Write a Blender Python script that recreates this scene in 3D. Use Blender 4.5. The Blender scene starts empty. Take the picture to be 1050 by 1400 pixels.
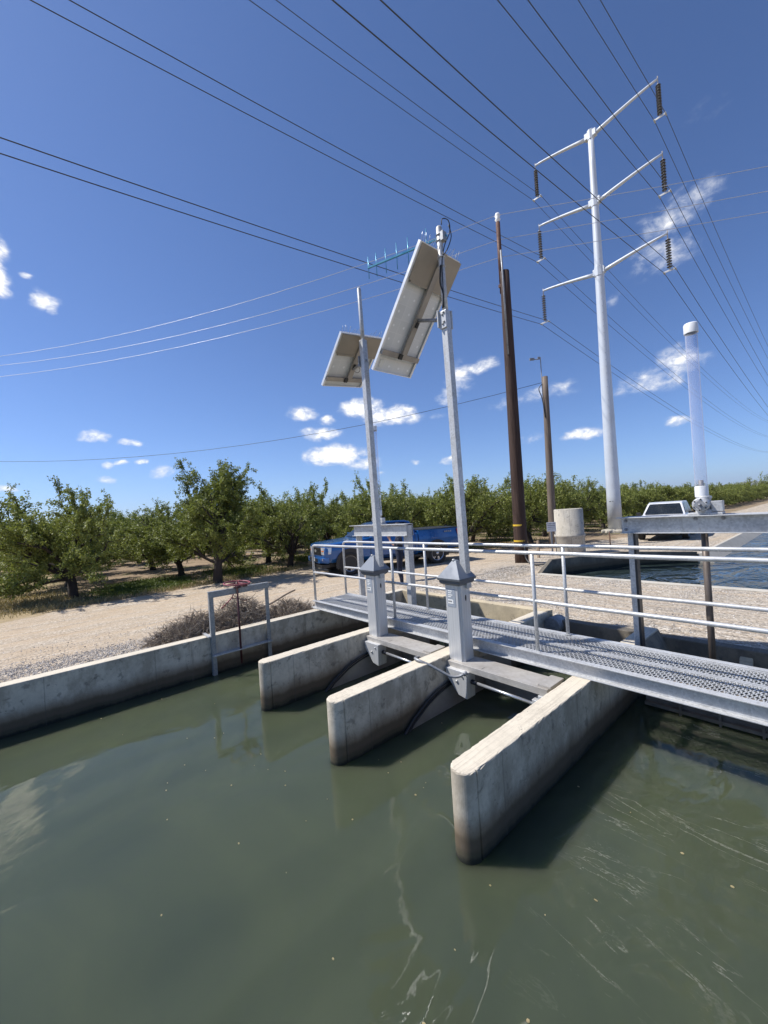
import bpy, bmesh, math, random
from mathutils import Vector, Matrix, Euler
random.seed(7)
S = bpy.context.scene
COL = S.collection
R = math.radians
PI = math.pi

# ------------------------------------------------------------------ camera model
CZ = 2.3461
CR = Vector((0.6560, 0.7521, -0.0637)).normalized()
CU = Vector((0.0447, 0.0455, 0.9980)).normalized()
CF = CU.cross(CR).normalized()
CU = CR.cross(CF).normalized()
FPX = 548.0
def ray(x, y):
    return CF + CR*((x-525)/FPX) - CU*((y-700)/FPX)

# ------------------------------------------------------------------ node helpers
def nmat(name):
    m = bpy.data.materials.new(name); m.use_nodes = True
    nt = m.node_tree
    return m, nt, nt.nodes['Principled BSDF']
def N(nt, t, **kw):
    n = nt.nodes.new(t)
    for k, v in kw.items():
        if k in n.inputs: n.inputs[k].default_value = v
        else: setattr(n, k, v)
    return n
def L(nt, a, b): nt.links.new(a, b)
def noise(nt, vec, scale, detail=4, rough=.55, dist=0):
    n = N(nt, 'ShaderNodeTexNoise'); n.inputs['Scale'].default_value = scale
    n.inputs['Detail'].default_value = detail; n.inputs['Roughness'].default_value = rough
    n.inputs['Distortion'].default_value = dist
    if vec is not None: L(nt, vec, n.inputs['Vector'])
    return n.outputs['Fac']
def ramp(nt, fac, stops, interp='LINEAR'):
    r = N(nt, 'ShaderNodeValToRGB'); cr = r.color_ramp; cr.interpolation = interp
    while len(cr.elements) < len(stops): cr.elements.new(.5)
    for e, (p, c) in zip(cr.elements, stops):
        e.position = p; e.color = (*c, 1) if len(c) == 3 else c
    L(nt, fac, r.inputs['Fac']); return r.outputs['Color']
def g(v): return (v, v, v)
def mix(nt, fac, a, b, mode='MIX'):
    m = N(nt, 'ShaderNodeMix', data_type='RGBA', blend_type=mode)
    for s, v in ((m.inputs['Factor'], fac), (m.inputs['A'], a), (m.inputs['B'], b)):
        if isinstance(v, (int, float)): s.default_value = v
        elif isinstance(v, tuple): s.default_value = (*v, 1)
        else: L(nt, v, s)
    # inputs named A/B occur for several types: take the colour ones
    return m.outputs['Result']
def mixc(nt, fac, a, b, mode='MIX'):
    m = N(nt, 'ShaderNodeMix', data_type='RGBA', blend_type=mode)
    ins = [m.inputs[0], m.inputs[6], m.inputs[7]]
    for s, v in zip(ins, (fac, a, b)):
        if isinstance(v, (int, float)): s.default_value = v
        elif isinstance(v, tuple): s.default_value = (*v, 1)
        else: L(nt, v, s)
    return m.outputs[2]
def math_(nt, op, a, b=None, c=None, clamp=False):
    m = N(nt, 'ShaderNodeMath', operation=op); m.use_clamp = clamp
    for i, v in enumerate((a, b, c)):
        if v is None: continue
        if isinstance(v, (int, float)): m.inputs[i].default_value = v
        else: L(nt, v, m.inputs[i])
    return m.outputs[0]
def maprange(nt, v, a, b, c=0, d=1, smooth=True):
    m = N(nt, 'ShaderNodeMapRange'); m.interpolation_type = 'SMOOTHSTEP' if smooth else 'LINEAR'
    L(nt, v, m.inputs['Value'])
    for k, x in (('From Min', a), ('From Max', b), ('To Min', c), ('To Max', d)): m.inputs[k].default_value = x
    return m.outputs['Result']
def bump(nt, h, strength, dist=.01, normal=None):
    b = N(nt, 'ShaderNodeBump'); b.inputs['Strength'].default_value = strength; b.inputs['Distance'].default_value = dist
    L(nt, h, b.inputs['Height'])
    if normal is not None: L(nt, normal, b.inputs['Normal'])
    return b.outputs['Normal']
def coord(nt, which='Object'):
    if which == 'World':
        return N(nt, 'ShaderNodeNewGeometry').outputs['Position']
    return N(nt, 'ShaderNodeTexCoord').outputs[which]
def mapping(nt, vec, scale=(1,1,1), rot=(0,0,0)):
    m = N(nt, 'ShaderNodeMapping'); m.inputs['Scale'].default_value = scale; m.inputs['Rotation'].default_value = rot
    L(nt, vec, m.inputs['Vector']); return m.outputs['Vector']

def basic(name, c1, c2=None, scale=8, rough=.5, metal=0, bmp=0, bscale=40, stretch=(1,1,1), rvar=.1, spec=None, coat=0):
    m, nt, p = nmat(name)
    c2 = c2 or tuple(x*.8 for x in c1)
    v = mapping(nt, coord(nt), stretch)
    n = noise(nt, v, scale, 6, .6)
    L(nt, ramp(nt, n, [(.3, c1), (.7, c2)]), p.inputs['Base Color'])
    L(nt, maprange(nt, n, .3, .7, max(0, rough-rvar), min(1, rough+rvar)), p.inputs['Roughness'])
    p.inputs['Metallic'].default_value = metal
    if coat: p.inputs['Coat Weight'].default_value = coat; p.inputs['Coat Roughness'].default_value = .04
    if spec is not None: p.inputs['Specular IOR Level'].default_value = spec
    if bmp: L(nt, bump(nt, noise(nt, v, bscale, 5, .65), bmp), p.inputs['Normal'])
    return m

M = {}
WEAR_SHADE = .6
def concrete(name, base=(.63,.56,.44), stain=True, top_streak=True):
    m, nt, p = nmat(name)
    pos = coord(nt, 'World')
    sep = N(nt, 'ShaderNodeSeparateXYZ'); L(nt, pos, sep.inputs[0]); z = sep.outputs['Z']
    nrm = N(nt, 'ShaderNodeSeparateXYZ'); L(nt, N(nt, 'ShaderNodeNewGeometry').outputs['Normal'], nrm.inputs[0])
    up = maprange(nt, nrm.outputs['Z'], .5, .9)
    big = noise(nt, pos, 2.2, 6, .65); fine = noise(nt, pos, 26, 6, .7); mid = noise(nt, pos, 9, 5, .6, .4)
    c = ramp(nt, big, [(.25, tuple(x*.78 for x in base)), (.5, base), (.8, tuple(min(1, x*1.1) for x in base))])
    c = mixc(nt, math_(nt, 'MULTIPLY', maprange(nt, fine, .45, .75), .35), c, tuple(x*.55 for x in base))
    # grey-brown weathering plus shade painted into the side faces, dragged downward
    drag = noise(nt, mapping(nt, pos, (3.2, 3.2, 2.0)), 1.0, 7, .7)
    wear_shade = math_(nt, 'MULTIPLY', maprange(nt, drag, .42, .62), math_(nt, 'SUBTRACT', 1.0, up))
    c = mixc(nt, math_(nt, 'MULTIPLY', wear_shade, WEAR_SHADE), c, (.275,.228,.165))
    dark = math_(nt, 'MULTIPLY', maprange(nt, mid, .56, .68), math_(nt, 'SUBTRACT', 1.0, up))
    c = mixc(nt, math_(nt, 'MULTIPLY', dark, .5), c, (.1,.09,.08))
    # broom strokes along the tops
    st = noise(nt, mapping(nt, pos, (70, 1.6, 4)), 1.0, 4, .6)
    if top_streak:
        c = mixc(nt, math_(nt, 'MULTIPLY', math_(nt, 'MULTIPLY', maprange(nt, st, .5, .62), up), .3), c, (.3,.25,.19))
    # pits
    vo = N(nt, 'ShaderNodeTexVoronoi'); vo.inputs['Scale'].default_value = 20; L(nt, pos, vo.inputs['Vector'])
    pit = math_(nt, 'MULTIPLY', maprange(nt, vo.outputs['Distance'], .16, .08), maprange(nt, noise(nt, pos, 5, 2), .55, .62))
    c = mixc(nt, math_(nt, 'MULTIPLY', pit, .7), c, (.12,.11,.1))
    if stain:
        zz = math_(nt, 'ADD', z, math_(nt, 'MULTIPLY', math_(nt, 'SUBTRACT', noise(nt, mapping(nt, pos, (1.5,1.5,.5)), 3, 6, .7), .5), .11))
        c = mixc(nt, math_(nt, 'MULTIPLY', maprange(nt, zz, .35, .15), .88), c, (.155,.108,.062))
        c = mixc(nt, math_(nt, 'MULTIPLY', maprange(nt, zz, .19, .145), .65), c, (.085,.062,.036))
        c = mixc(nt, math_(nt, 'MULTIPLY', maprange(nt, zz, .1, .055), .6), c, (.05,.05,.026))
        c = mixc(nt, maprange(nt, zz, .05, .01), c, (.016,.018,.011))
    ck = noise(nt, mapping(nt, pos, (1.2,1.2,.9)), 2.0, 8, .62, 1.2)
    crack = math_(nt, 'MULTIPLY', maprange(nt, math_(nt, 'ABSOLUTE', math_(nt, 'SUBTRACT', ck, .5)), .004, .001), maprange(nt, noise(nt, pos, .8, 2), .56, .62))
    c = mixc(nt, math_(nt, 'MULTIPLY', crack, .4), c, (.07,.06,.05))
    psep = N(nt, 'ShaderNodeSeparateXYZ'); L(nt, pos, psep.inputs[0])
    jf = math_(nt, 'FRACT', math_(nt, 'MULTIPLY_ADD', fine, .012, math_(nt, 'MULTIPLY', psep.outputs['Y'], .82)))
    jl = math_(nt, 'MULTIPLY', maprange(nt, jf, .012, .006), math_(nt, 'SUBTRACT', 1.0, up))
    c = mixc(nt, math_(nt, 'MULTIPLY', jl, .35), c, (.09,.08,.065))
    drip = noise(nt, mapping(nt, pos, (11,11,.55)), 1.0, 4, .6)
    dr = math_(nt, 'MULTIPLY', math_(nt, 'MULTIPLY', maprange(nt, drip, .58, .7), maprange(nt, big, .42, .6)), math_(nt, 'SUBTRACT', 1.0, up))
    c = mixc(nt, math_(nt, 'MULTIPLY', dr, .4), c, (.13,.105,.08))
    L(nt, c, p.inputs['Base Color']); p.inputs['Roughness'].default_value = .88
    h = math_(nt, 'ADD', math_(nt, 'MULTIPLY', fine, .6), math_(nt, 'MULTIPLY', math_(nt, 'MULTIPLY', st, up), 1.2))
    h = math_(nt, 'SUBTRACT', h, pit)
    L(nt, bump(nt, h, .55, .006), p.inputs['Normal'])
    return m
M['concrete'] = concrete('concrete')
WEAR_SHADE = .8
M['concrete_shaded'] = concrete('concrete_shaded', (.15,.13,.10))  # darker concrete copy for the back walls, shade put into its base colour
WEAR_SHADE = .35
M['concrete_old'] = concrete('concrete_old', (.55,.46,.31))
WEAR_SHADE = .25
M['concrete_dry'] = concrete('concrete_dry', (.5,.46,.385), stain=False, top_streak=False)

def galv(name, c1=(.58,.58,.57), c2=(.38,.38,.375), metal=.25, rough=.42):
    m, nt, p = nmat(name)
    pos = coord(nt)
    vo = N(nt, 'ShaderNodeTexVoronoi'); vo.inputs['Scale'].default_value = 55; L(nt, pos, vo.inputs['Vector'])
    n = noise(nt, pos, 5, 6, .7)
    f = math_(nt, 'ADD', math_(nt, 'MULTIPLY', vo.outputs['Color'], .28), math_(nt, 'MULTIPLY', n, .72))
    c = ramp(nt, f, [(.3, c2), (.62, c1)])
    c = mixc(nt, math_(nt, 'MULTIPLY', maprange(nt, noise(nt, mapping(nt, pos, (6,6,1.2)), 2, 6, .7), .6, .72), .45), c, (.3,.29,.27))
    ru = math_(nt, 'MULTIPLY', maprange(nt, noise(nt, mapping(nt, pos, (22,22,4)), 1.0, 6, .7), .62, .72), maprange(nt, noise(nt, pos, 1.7, 3), .5, .62))
    c = mixc(nt, math_(nt, 'MULTIPLY', ru, .5), c, (.2,.115,.06))
    L(nt, c, p.inputs['Base Color']); p.inputs['Metallic'].default_value = metal
    L(nt, maprange(nt, f, .3, .7, rough+.14, rough-.06), p.inputs['Roughness'])
    L(nt, bump(nt, n, .12, .004), p.inputs['Normal'])
    return m
M['galv'] = galv('galvanised_steel')
M['galv_pipe'] = galv('galvanised_pipe', (.60,.60,.59), (.40,.40,.395), .3, .42)
M['galv_dark'] = galv('dull_steel', (.33,.34,.35), (.2,.2,.21), .4, .5)
M['alu'] = basic('mill_aluminium', (.70,.70,.69), (.54,.54,.53), 3, .38, .35, .06, 30, (14,14,.6))
M['alu_old'] = basic('weathered_aluminium', (.58,.55,.5), (.36,.33,.29), 6, .5, .3, .25, 30)
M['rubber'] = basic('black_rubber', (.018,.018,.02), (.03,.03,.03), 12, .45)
M['gate_plate'] = basic('gate_side_plate', (.36,.34,.31), (.24,.225,.2), 4, .45, .2, .1)
M['stem_steel'] = basic('brown_steel', (.17,.135,.11), (.1,.08,.065), 8, .5, .3)
M['frame_grey'] = galv('grey_gate_frame', (.36,.37,.37), (.24,.25,.25), .35, .5)
M['cap'] = basic('grey_plastic', (.2,.22,.255), (.17,.19,.22), 10, .45, 0, .05, 80)
M['cap_dark'] = basic('dark_grey_plastic', (.11,.12,.14), (.09,.1,.11), 10, .5)
M['white'] = basic('white_paint', (.8,.8,.8), (.72,.72,.71), 5, .4)
M['label_plate'] = basic('blue_grey_label', (.36,.39,.43), (.3,.33,.37), 20, .45)
M['sticker'] = basic('pale_label', (.85,.84,.8), (.78,.77,.72), 20, .5)
M['label_mark'] = basic('label_mark', (.12,.11,.11), (.2,.19,.18), 60, .6)
M['tower'] = basic('white_tower_steel', (.66,.69,.72), (.56,.59,.62), 1.2, .42, .15, .05, 12)
M['ins'] = basic('insulator_glaze', (.03,.03,.032), (.05,.05,.052), 8, .3)
M['wire'] = basic('dark_cable', (.035,.035,.04), (.05,.05,.05), 5, .5)
M['wire_bright'] = basic('bright_conductor', (.55,.56,.6), (.5,.5,.52), 5, .4, .5)
M['wood_dark'] = basic('creosoted_wood', (.068,.034,.02), (.03,.016,.011), 3, .8, 0, .8, 10, (8,8,.4))
M['wood_grey'] = basic('weathered_wood', (.21,.165,.125), (.12,.09,.07), 3, .85, 0, .8, 10, (9,9,.4))
M['rust'] = basic('rusty_steel', (.13,.06,.04), (.07,.035,.025), 9, .7, .3, .4)
M['red_paint'] = basic('faded_red_paint', (.33,.08,.09), (.23,.06,.06), 8, .5)
M['maroon'] = basic('maroon_stem', (.1,.025,.025), (.06,.02,.02), 8, .5)
M['yellow'] = basic('yellow_band', (.75,.5,.04), (.65,.42,.03), 8, .5)
M['teal'] = basic('blue_anodised', (.05,.28,.42), (.06,.24,.36), 8, .35, .4)
M['back_sheet'] = None
M['frame_white'] = basic('panel_frame', (.84,.84,.83), (.78,.78,.77), 6, .35, .3)
M['tan_plate'] = basic('tan_plate', (.40,.34,.265), (.33,.28,.22), 3, .55, .1)
M['rail_tan'] = basic('panel_rail', (.40,.36,.31), (.3,.27,.235), 4, .5, .3)
def backsheet():
    m, nt, p = nmat('panel_back_sheet')
    pos = coord(nt, 'UV')
    br = N(nt, 'ShaderNodeTexBrick'); br.offset = 0; br.inputs['Scale'].default_value = 1
    br.inputs['Brick Width'].default_value = 1; br.inputs['Row Height'].default_value = 1
    br.inputs['Mortar Size'].default_value = .025; br.inputs['Color1'].default_value = (.78,.78,.77,1); br.inputs['Color2'].default_value = (.73,.73,.72,1)
    br.inputs['Mortar'].default_value = (.82,.81,.8,1); L(nt, pos, br.inputs['Vector'])
    vo = N(nt, 'ShaderNodeTexVoronoi'); vo.inputs['Scale'].default_value = 1; vo.inputs['Randomness'].default_value = 0; L(nt, pos, vo.inputs['Vector'])
    ad = N(nt, 'ShaderNodeVectorMath', operation='ADD'); ad.inputs[1].default_value = (.5,.5,0)
    L(nt, pos, ad.inputs[0]); L(nt, ad.outputs[0], vo.inputs['Vector'])
    c = mixc(nt, maprange(nt, vo.outputs['Distance'], .11, .07), br.outputs['Color'], (.95,.95,.95))
    L(nt, c, p.inputs['Base Color']); p.inputs['Roughness'].default_value = .5
    return m
M['back_sheet'] = backsheet()
def clear():
    m, nt, p = nmat('clear_acrylic')
    p.inputs['Base Color'].default_value = (.7,.73,.84,1); p.inputs['Roughness'].default_value = .2
    tr = N(nt, 'ShaderNodeBsdfTransparent'); tr.inputs[0].default_value = (.93,.94,.98,1)
    lw = N(nt, 'ShaderNodeLayerWeight'); lw.inputs[0].default_value = .35
    ms = N(nt, 'ShaderNodeMixShader'); L(nt, maprange(nt, lw.outputs['Facing'], .1, .95, .2, .75), ms.inputs[0])
    L(nt, tr.outputs[0], ms.inputs[1]); L(nt, p.outputs[0], ms.inputs[2]); L(nt, ms.outputs[0], nt.nodes['Material Output'].inputs['Surface'])
    return m
M['clear'] = clear()

def water(name, deep, calm, rip, rough=.0, sss=0, foam=False):
    m, nt, p = nmat(name)
    pos = coord(nt, 'World')
    n = noise(nt, pos, .55, 4, .6, 1.2)
    c = ramp(nt, n, [(.3, tuple(x*.9 for x in deep)), (.7, (deep[0]*1.22, deep[1]*1.16, deep[2]*1.02))])
    p.inputs['IOR'].default_value = 1.42; p.inputs['Roughness'].default_value = rough
    sep = N(nt, 'ShaderNodeSeparateXYZ'); L(nt, pos, sep.inputs[0])
    if foam:      # strings of scum turning in the eddies of the right-hand bay
        wv = mapping(nt, pos, (.55,2.6,1), (0,0,.22))
        fw = noise(nt, wv, 1.15, 5, .6, .8)
        ln = math_(nt, 'ABSOLUTE', math_(nt, 'SUBTRACT', fw, .5))
        fl = noise(nt, mapping(nt, pos, (1,1.8,1), (0,0,.22)), 42, 4, .75, .6); pt = noise(nt, pos, 1.15, 3, .6)
        area = math_(nt, 'MULTIPLY', math_(nt, 'MULTIPLY', maprange(nt, sep.outputs['X'], -1.5, -1.1), maprange(nt, sep.outputs['Y'], 1.2, 2.7)), maprange(nt, pt, .44, .6))
        f1 = math_(nt, 'MULTIPLY', maprange(nt, ln, .012, .003), maprange(nt, fl, .36, .58, .1, 1))
        f2 = math_(nt, 'MULTIPLY', maprange(nt, ln, .075, .02), math_(nt, 'MULTIPLY', maprange(nt, fl, .54, .64), maprange(nt, noise(nt, pos, 2.6, 3), .5, .62)))
        f = math_(nt, 'MULTIPLY', math_(nt, 'MAXIMUM', f1, math_(nt, 'MULTIPLY', f2, .8)), area)
        c = mixc(nt, math_(nt, 'MULTIPLY', f, .42), c, (.27,.265,.21))
        L(nt, maprange(nt, f, 0, 1, rough, .5), p.inputs['Roughness'])
    L(nt, c, p.inputs['Base Color'])
    if sss:
        p.inputs['Subsurface Weight'].default_value = sss; p.inputs['Subsurface Radius'].default_value = (.8,1.0,.7); p.inputs['Subsurface Scale'].default_value = .9
    # the flow past the piers roughens the surface towards the right-hand bay
    k = maprange(nt, sep.outputs['X'], -2.6, -.9, calm, rip)
    a = noise(nt, mapping(nt, pos, (1.0, .55, 1), (0, 0, .5)), 1.5, 3, .5, .6)
    b = noise(nt, mapping(nt, pos, (1, .6, 1), (0, 0, -.4)), 7.5, 4, .55, .4)
    pa = noise(nt, pos, .9, 3)
    b = math_(nt, 'MULTIPLY', b, maprange(nt, pa, .42, .62, .05, 1))
    h = math_(nt, 'ADD', a, math_(nt, 'MULTIPLY', b, .16))
    h = math_(nt, 'MULTIPLY', h, k)
    L(nt, bump(nt, h, 1.0, .05), p.inputs['Normal'])
    return m
M['water'] = water('murky_canal_water', (.058,.072,.046), .22, 1.0, sss=1.0, foam=True)
M['water2'] = water('windy_canal_water', (.022,.034,.034), 5, 6)

def ground():
    m, nt, p = nmat('gravel_and_soil')
    pos = coord(nt, 'World')
    sep = N(nt, 'ShaderNodeSeparateXYZ'); L(nt, pos, sep.inputs[0]); x, y = sep.outputs['X'], sep.outputs['Y']
    big = noise(nt, pos, .35, 5, .6); mid = noise(nt, pos, 2.2, 6, .65); fine = noise(nt, pos, 28, 6, .75)
    vo = N(nt, 'ShaderNodeTexVoronoi'); vo.inputs['Scale'].default_value = 30; L(nt, pos, vo.inputs['Vector'])
    vs = N(nt, 'ShaderNodeSeparateColor'); L(nt, vo.outputs['Color'], vs.inputs[0])
    stones = ramp(nt, vs.outputs[0], [(0, (.2,.17,.135)), (.4, (.42,.355,.275)), (.75, (.52,.45,.36)), (1, (.68,.62,.53))])
    dust = ramp(nt, mid, [(.3, (.45,.345,.235)), (.7, (.57,.455,.325))])
    # loose stone lies along the edges and between the wheel tracks
    w = math_(nt, 'ADD', x, math_(nt, 'MULTIPLY', math_(nt, 'SUBTRACT', big, .5), 1.6))
    ta = noise(nt, mapping(nt, pos, (5.5,.22,1)), 1.0, 5, .6); tb_ = noise(nt, mapping(nt, pos, (.3,5.0,1), (0,0,.03)), 1.0, 5, .6)
    cross = math_(nt, 'MULTIPLY', maprange(nt, x, -7.2, -5.8), maprange(nt, y, 11.3, 10.9))
    tm_ = N(nt, 'ShaderNodeMix'); L(nt, cross, tm_.inputs[0]); L(nt, ta, tm_.inputs[2]); L(nt, tb_, tm_.inputs[3])
    tr = maprange(nt, tm_.outputs[0], .35, .65, -1, 1)
    near = maprange(nt, w, -9.3, -7.6)
    loose = math_(nt, 'ADD', math_(nt, 'MULTIPLY_ADD', near, .5, .22), math_(nt, 'ADD', math_(nt, 'MULTIPLY', tr, .38), maprange(nt, mid, .35, .75, 0, .5)))
    road = mixc(nt, math_(nt, 'MULTIPLY', loose, .9, clamp=True), dust, stones)
    road = mixc(nt, math_(nt, 'MULTIPLY', maprange(nt, fine, .5, .72), .5), road, (.2,.152,.1))
    sp2 = noise(nt, pos, 70, 3, .6)
    road = mixc(nt, math_(nt, 'MULTIPLY', maprange(nt, sp2, .55, .7), .45), road, (.68,.6,.48))
    # orchard floor
    soil = ramp(nt, noise(nt, pos, 1.1, 6, .7), [(.3, (.2,.14,.09)), (.5, (.30,.22,.145)), (.75, (.37,.29,.19))])
    green = maprange(nt, noise(nt, mapping(nt, pos, (.5,.9,1)), .8, 5, .6), .52, .62)
    soil = mixc(nt, math_(nt, 'MULTIPLY', green, .7), soil, (.1,.115,.035))
    straw = ramp(nt, fine, [(.3, (.3,.22,.12)), (.7, (.47,.37,.21))])
    soil = mixc(nt, math_(nt, 'MULTIPLY', maprange(nt, y, 1.8, -.5), .85), soil, straw)
    # orchard begins west of a line that bends with the road
    edge = N(nt, 'ShaderNodeFloatCurve')
    ln = maprange(nt, y, -10, 120, 0, 1, smooth=False)
    cv = edge.mapping.curves[0]
    pts = [(0, .3), (.075, .3), (.1, .275), (.118, .25), (.154, .215), (.2, .4), (.231, .58), (.3, .64), (1, .62)]   # (v+10)/130 , (u+20)/20
    cv.points[0].location = pts[0]; cv.points[1].location = pts[-1]
    for q in pts[1:-1]: cv.points.new(*q)
    for q in cv.points: q.handle_type = 'VECTOR'
    edge.mapping.update()
    L(nt, ln, edge.inputs['Value'])
    eu = maprange(nt, edge.outputs[0], 0, 1, -20, 0, smooth=False)
    d = math_(nt, 'SUBTRACT', math_(nt, 'ADD', x, math_(nt, 'MULTIPLY', math_(nt, 'SUBTRACT', mid, .5), 1.8)), eu)
    c = mixc(nt, maprange(nt, d, -.25, .25), soil, road)
    L(nt, c, p.inputs['Base Color']); p.inputs['Roughness'].default_value = .95; p.inputs['Specular IOR Level'].default_value = .2
    hh = math_(nt, 'ADD', math_(nt, 'MULTIPLY', math_(nt, 'SUBTRACT', 1, vo.outputs['Distance']), .5), math_(nt, 'ADD', fine, math_(nt, 'ADD', math_(nt, 'MULTIPLY', mid, 1.5), math_(nt, 'MULTIPLY', tr, .9))))
    L(nt, bump(nt, hh, .8, .022), p.inputs['Normal'])
    return m
M['ground'] = ground()
def leaf(name, a, b, tr=.3):
    m, nt, p = nmat(name)
    oi = N(nt, 'ShaderNodeObjectInfo')
    pos = coord(nt)
    n = noise(nt, pos, 3.5, 4, .7)
    f = math_(nt, 'ADD', n, math_(nt, 'MULTIPLY', math_(nt, 'SUBTRACT', oi.outputs['Random'], .5), .22))
    ri = N(nt, 'ShaderNodeNewGeometry')
    f = math_(nt, 'ADD', f, math_(nt, 'MULTIPLY', math_(nt, 'SUBTRACT', ri.outputs['Random Per Island'], .5), .35))
    c = ramp(nt, f, [(.25, a), (.75, b)])
    L(nt, c, p.inputs['Base Color']); p.inputs['Roughness'].default_value = .5; p.inputs['Specular IOR Level'].default_value = .35
    t = N(nt, 'ShaderNodeBsdfTranslucent'); L(nt, mixc(nt, .5, c, (.16,.2,.02)), t.inputs['Color'])
    ms = N(nt, 'ShaderNodeMixShader'); ms.inputs[0].default_value = tr
    L(nt, p.outputs[0], ms.inputs[1]); L(nt, t.outputs[0], ms.inputs[2])
    L(nt, ms.outputs[0], nt.nodes['Material Output'].inputs['Surface'])
    return m
M['leaf'] = leaf('almond_leaves', (.14,.165,.03), (.345,.375,.10), .36)
M['bark'] = basic('dark_bark', (.03,.022,.018), (.065,.05,.04), 6, .9, 0, .8, 18, (2,2,.5))
M['straw'] = leaf('dry_grass_blades', (.3,.23,.1), (.5,.4,.22), .2)
M['weed'] = leaf('green_weed_blades', (.07,.11,.02), (.18,.22,.05), .3)
M['brush'] = basic('dry_brush_twigs', (.26,.2,.165), (.48,.4,.33), 4, .9)
def twig():
    m, nt, p = nmat('dry_brush_twigs')
    ri = N(nt, 'ShaderNodeNewGeometry')
    L(nt, ramp(nt, ri.outputs['Random Per Island'], [(0, (.13,.1,.075)), (.45, (.34,.275,.21)), (.8, (.55,.46,.36)), (1, (.75,.65,.5))]), p.inputs['Base Color'])
    p.inputs['Roughness'].default_value = .9
    return m
M['brush'] = twig()
M['weir_plank'] = basic('weathered_weir_steel', (.26,.22,.18), (.14,.115,.09), 6, .6, .1, .2)
M['stick'] = basic('bleached_stick', (.4,.31,.22), (.3,.22,.15), 6, .85)
M['stone'] = None
def stone():
    m, nt, p = nmat('loose_gravel_stones')
    ri = N(nt, 'ShaderNodeNewGeometry')
    L(nt, ramp(nt, ri.outputs['Random Per Island'], [(0, (.2,.185,.17)), (.5, (.4,.36,.31)), (1, (.62,.58,.53))]), p.inputs['Base Color'])
    p.inputs['Roughness'].default_value = .9
    return m
M['stone'] = stone()
# vehicles and person
def paint(name, c, flake=.25):
    m, nt, p = nmat(name)
    p.inputs['Base Color'].default_value = (*c, 1); p.inputs['Metallic'].default_value = flake
    n = noise(nt, coord(nt), 2.5, 4)
    L(nt, maprange(nt, n, .3, .7, .24, .4), p.inputs['Roughness'])
    p.inputs['Coat Weight'].default_value = .8; p.inputs['Coat Roughness'].default_value = .05
    d = mixc(nt, math_(nt, 'MULTIPLY', maprange(nt, noise(nt, coord(nt), 1.4, 5), .45, .8), .18), (*c,), (.35,.28,.2))
    L(nt, d, p.inputs['Base Color'])
    return m
M['blue'] = paint('deep_blue_car_paint', (.004,.092,.31), .25)
M['suv_white'] = paint('white_car_paint', (.74,.74,.74), 0)
M['glass'] = basic('tinted_glass', (.012,.016,.02), (.02,.025,.03), 3, .08, 0, rvar=.03)
M['black'] = basic('black_plastic', (.015,.015,.016), (.025,.025,.025), 8, .5)
M['tyre'] = basic('tyre_rubber', (.02,.02,.02), (.035,.033,.03), 6, .8)
M['rim'] = basic('alloy_rim', (.6,.61,.63), (.5,.51,.53), 5, .3, .7)
M['lamp'] = basic('clear_lamp_lens', (.7,.72,.75), (.5,.52,.55), 6, .12, .4)
M['red_lens'] = basic('red_lamp_lens', (.5,.015,.02), (.4,.01,.015), 6, .2)
M['amber'] = basic('amber_lens', (.7,.18,.03), (.6,.14,.03), 6, .2)
M['skin'] = basic('skin', (.45,.26,.18), (.4,.22,.15), 6, .55)
M['hair'] = basic('dark_hair', (.03,.022,.018), (.05,.035,.028), 20, .6)
def camo():
    m, nt, p = nmat('navy_work_clothes')
    n = noise(nt, coord(nt), 9, 3, .5)
    L(nt, ramp(nt, n, [(.42, (.008,.011,.024)), (.6, (.016,.022,.045)), (.68, (.05,.055,.08))]), p.inputs['Base Color'])
    p.inputs['Roughness'].default_value = .85
    return m
M['navy'] = camo()
M['hill'] = basic('dry_hills', (.16,.14,.09), (.1,.1,.06), .0006, .95)

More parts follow.
